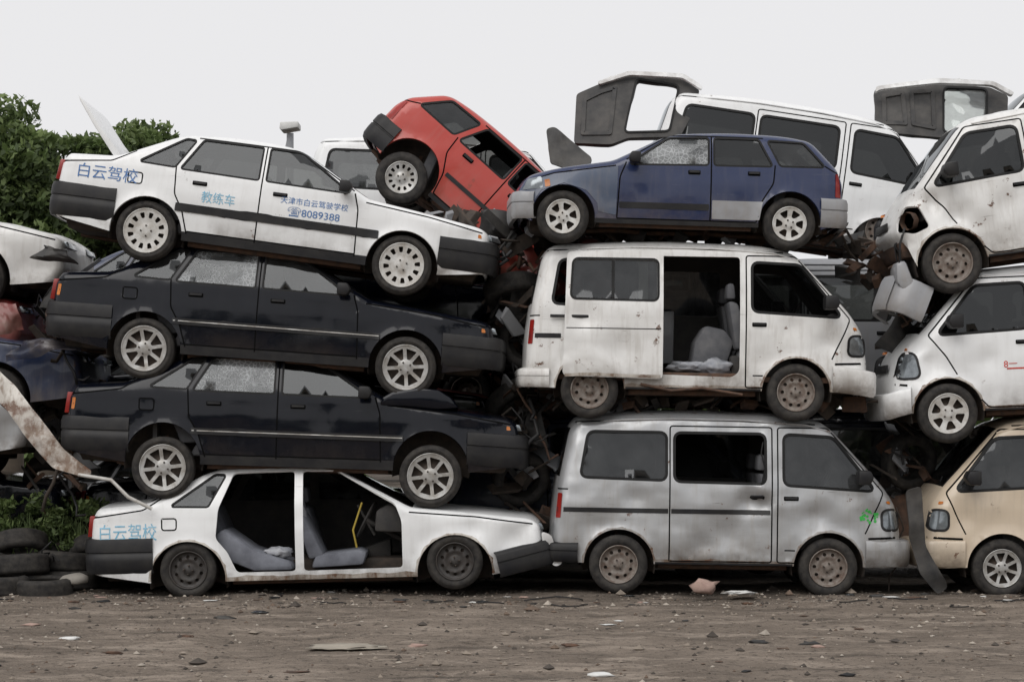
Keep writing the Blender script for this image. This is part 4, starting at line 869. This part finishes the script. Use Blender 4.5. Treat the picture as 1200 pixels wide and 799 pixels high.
def leaves(name,cen,rad,cnt,size,parent=None):
    C=[];MI=[]
    for c,r,n in zip(cen,rad,cnt):
        d=rng.normal(size=(n,3)); d/=np.linalg.norm(d,axis=1)[:,None]; d*= (rng.random((n,1))**.45)*r; d[:,2]*=.75
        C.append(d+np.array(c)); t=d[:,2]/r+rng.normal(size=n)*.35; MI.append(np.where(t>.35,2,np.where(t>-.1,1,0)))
    C=np.concatenate(C);MI=np.concatenate(MI);n=len(C)
    a=rng.normal(size=(n,3)); a/=np.linalg.norm(a,axis=1)[:,None]; b=rng.normal(size=(n,3)); b-=(a*b).sum(1)[:,None]*a; b/=np.linalg.norm(b,axis=1)[:,None]
    s=(size*(.6+.8*rng.random(n)))[:,None]
    V=np.stack([C-a*s,C+b*s*.45,C+a*s,C-b*s*.45],1).reshape(-1,3)
    F=np.arange(4*n).reshape(-1,4)
    return mesh_obj(name,V.tolist(),F.tolist(),LM,MI,smooth=False,parent=parent)
def tree(px,pytop,pybot,wpx,Y,nclump,seed):
    global rng
    rng=np.random.default_rng(seed)
    t=wp(px,pytop,Y); k=(D+Y)/D/S; bz=wp(px,pybot,Y).z; rx=wpx*k/2; rz=(t.z-bz)/2; cz=(t.z+bz)/2
    e=bpy.data.objects.new('leafy_tree',None); COL.objects.link(e)
    cen=[];rad=[];cnt=[]
    while len(cen)<nclump:
        d=rng.normal(size=3); d/=np.linalg.norm(d); d*=rng.random()**.3; nn=1+.5*noise.noise(Vector(d*2.2)+Vector((seed*3.,0,0)))
        cen.append((t.x+d[0]*rx*nn,Y+d[1]*rx*.8*nn,cz+d[2]*rz*nn)); rr=rng.uniform(.18,.46); rad.append(rr); cnt.append(int(300*rr*rr/.12))
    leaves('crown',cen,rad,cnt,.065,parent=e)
    base=Vector((t.x,Y,GZ)); top=Vector((t.x,Y,cz))
    def limb(p0,p1,r0,r1,nm):
        cu=bpy.data.curves.new(nm,'CURVE'); cu.dimensions='3D'; cu.bevel_depth=1; sp=cu.splines.new('POLY'); sp.points.add(6)
        for i in range(7):
            q=i/6; p=p0.lerp(p1,q)+Vector((noise.noise(p0+Vector((q*3,0,0))),noise.noise(p1+Vector((0,q*3,0))),0))*.25*math.sin(q*3.14); sp.points[i].co=(*p,1); sp.points[i].radius=r0+(r1-r0)*q
        cu.materials.append(bark); o=bpy.data.objects.new(nm,cu); COL.objects.link(o); o.parent=e
    limb(base,top,.2,.09,'trunk')
    for i in range(0,len(cen),3): limb(base.lerp(top,rng.uniform(.45,1)),Vector(cen[i]),.05,.012,'limb')
tree(15,142,330,160,9,64,1); tree(90,158,330,130,11,60,2); tree(178,140,330,105,12,52,3); tree(60,200,420,170,13,60,4); tree(-60,150,350,150,9,50,5); tree(140,162,380,130,14,60,6)
rng=np.random.default_rng(9); cen=[];rad=[];cnt=[]
for i in range(170):
    x=rng.uniform(-40,45); cen.append((x,rng.uniform(34,40),rng.uniform(.3,3.2))); rad.append(rng.uniform(.9,1.5)); cnt.append(160)
leaves('unseen_reflection_trees',cen,rad,cnt,.28)
cen=[];rad=[];cnt=[]
for i in range(330):
    x=rng.uniform(-75,75); cen.append((x,rng.uniform(-62,-54),rng.uniform(.5,1.)*(5.5+3*noise.noise(Vector((x*.12,0,0)))))); rad.append(rng.uniform(1.4,2.6)); cnt.append(110)
    if i%2: cen[-1]=(x,cen[-1][1],rng.uniform(.5,4))
leaves('unseen_reflection_trees',cen,rad,cnt,.55)  # unseen trees behind the camera, added for darker reflections in the car sides
cen=[];rad=[];cnt=[]
for i in range(52):
    p=wp(rng.uniform(-20,122),rng.uniform(586,640),rng.uniform(.9,1.6)); cen.append(tuple(p)); rad.append(rng.uniform(.08,.17)); cnt.append(90)
leaves('weeds',cen,rad,cnt,.035)
V=[];F=[]
for i in range(300):
    p=wp(rng.uniform(-20,112),650,rng.uniform(.9,1.5)); p.z=rng.uniform(.25,.5); h=rng.uniform(.12,.34); dx=rng.normal()*.12; w=.005; b0=len(V)
    V+=[(p.x-w,p.y,p.z),(p.x+w,p.y,p.z),(p.x+dx*.4+w,p.y,p.z+h*.6),(p.x+dx*.4-w,p.y,p.z+h*.6),(p.x+dx,p.y,p.z+h)]; F+=[(b0,b0+1,b0+2,b0+3),(b0+3,b0+2,b0+4)]
mesh_obj('tall_grass',V,F,LM[1],smooth=False,parent=None)
v=[];f=[];n=24
for i in range(n):
    for j in range(12):
        x=-6.5+i*2.6/(n-1)*1.0; y=.95+j*.1; h=.42*math.sin(min(1,j/6)*1.57)*(1 if i<n-6 else max(0,(n-1-i)/6)); v.append((x,y,GZ-.04+h+.07*noise.noise(Vector((x*3,y*3,0)))))
for i in range(n-1):
    for j in range(11): a=i*12+j; f.append((a,a+12,a+13,a+1))
mesh_obj('soil_bank',v,f,plain('soil',(.07,.06,.045),.95,col2=(.12,.10,.08)),parent=None)
e=bpy.data.objects.new('street_lamp',None); COL.objects.link(e); p=wp(340,148,9)
tube('pole',[(p.x,9,GZ),(p.x,9,p.z-.1)],.05,M['grey'],parent=e)
prism('lamp_head',[(p.x-.13,p.z-.06),(p.x-.10,p.z-.08),(p.x+.13,p.z-.04),(p.x+.13,p.z+.04),(p.x-.12,p.z+.03)],8.8,9.2,M['paper'],.01,parent=e)
tube('bracket',[(p.x,9,p.z-.1),(p.x-.04,9,p.z-.3)],.03,M['grey'],parent=e)
# ================================================================== LIGHT
w=bpy.data.worlds.new('World'); scene.world=w; w.use_nodes=True; nt=w.node_tree; nt.nodes.clear()
sky=nt.nodes.new('ShaderNodeTexSky'); sky.sky_type='NISHITA'; sky.sun_disc=False; el,az=math.radians(48),math.radians(205); sky.sun_elevation=el; sky.sun_rotation=az; sky.dust_density=4
hs=nt.nodes.new('ShaderNodeHueSaturation'); hs.inputs['Saturation'].default_value=.25; nt.links.new(sky.outputs[0],hs.inputs['Color'])
mx=mixc(nt,.88,hs.outputs[0],(7.3,7.25,7.35)); bg=nt.nodes.new('ShaderNodeBackground'); bg.inputs[1].default_value=.12; nt.links.new(mx,bg.inputs[0])
o=nt.nodes.new('ShaderNodeOutputWorld'); nt.links.new(bg.outputs[0],o.inputs[0])
su=bpy.data.lights.new('sun','SUN'); su.energy=1.4; su.angle=math.radians(50); su.color=(1,.97,.94); so=bpy.data.objects.new('sun',su); COL.objects.link(so)
d=Vector((math.sin(az)*math.cos(el),math.cos(az)*math.cos(el),math.sin(el))); so.rotation_euler=d.to_track_quat('Z','Y').to_euler()
cam=bpy.data.cameras.new('camera'); co=bpy.data.objects.new('camera',cam); COL.objects.link(co); co.location=(0,-D,CH); co.rotation_euler=(math.pi/2,0,0)
cam.lens=36*S*D/1200; cam.shift_y=93.5/1200; cam.clip_end=3000; scene.camera=co
scene.view_settings.view_transform='Standard'; scene.view_settings.look='None'; scene.view_settings.exposure=0
print('tris done',len(bpy.data.objects))
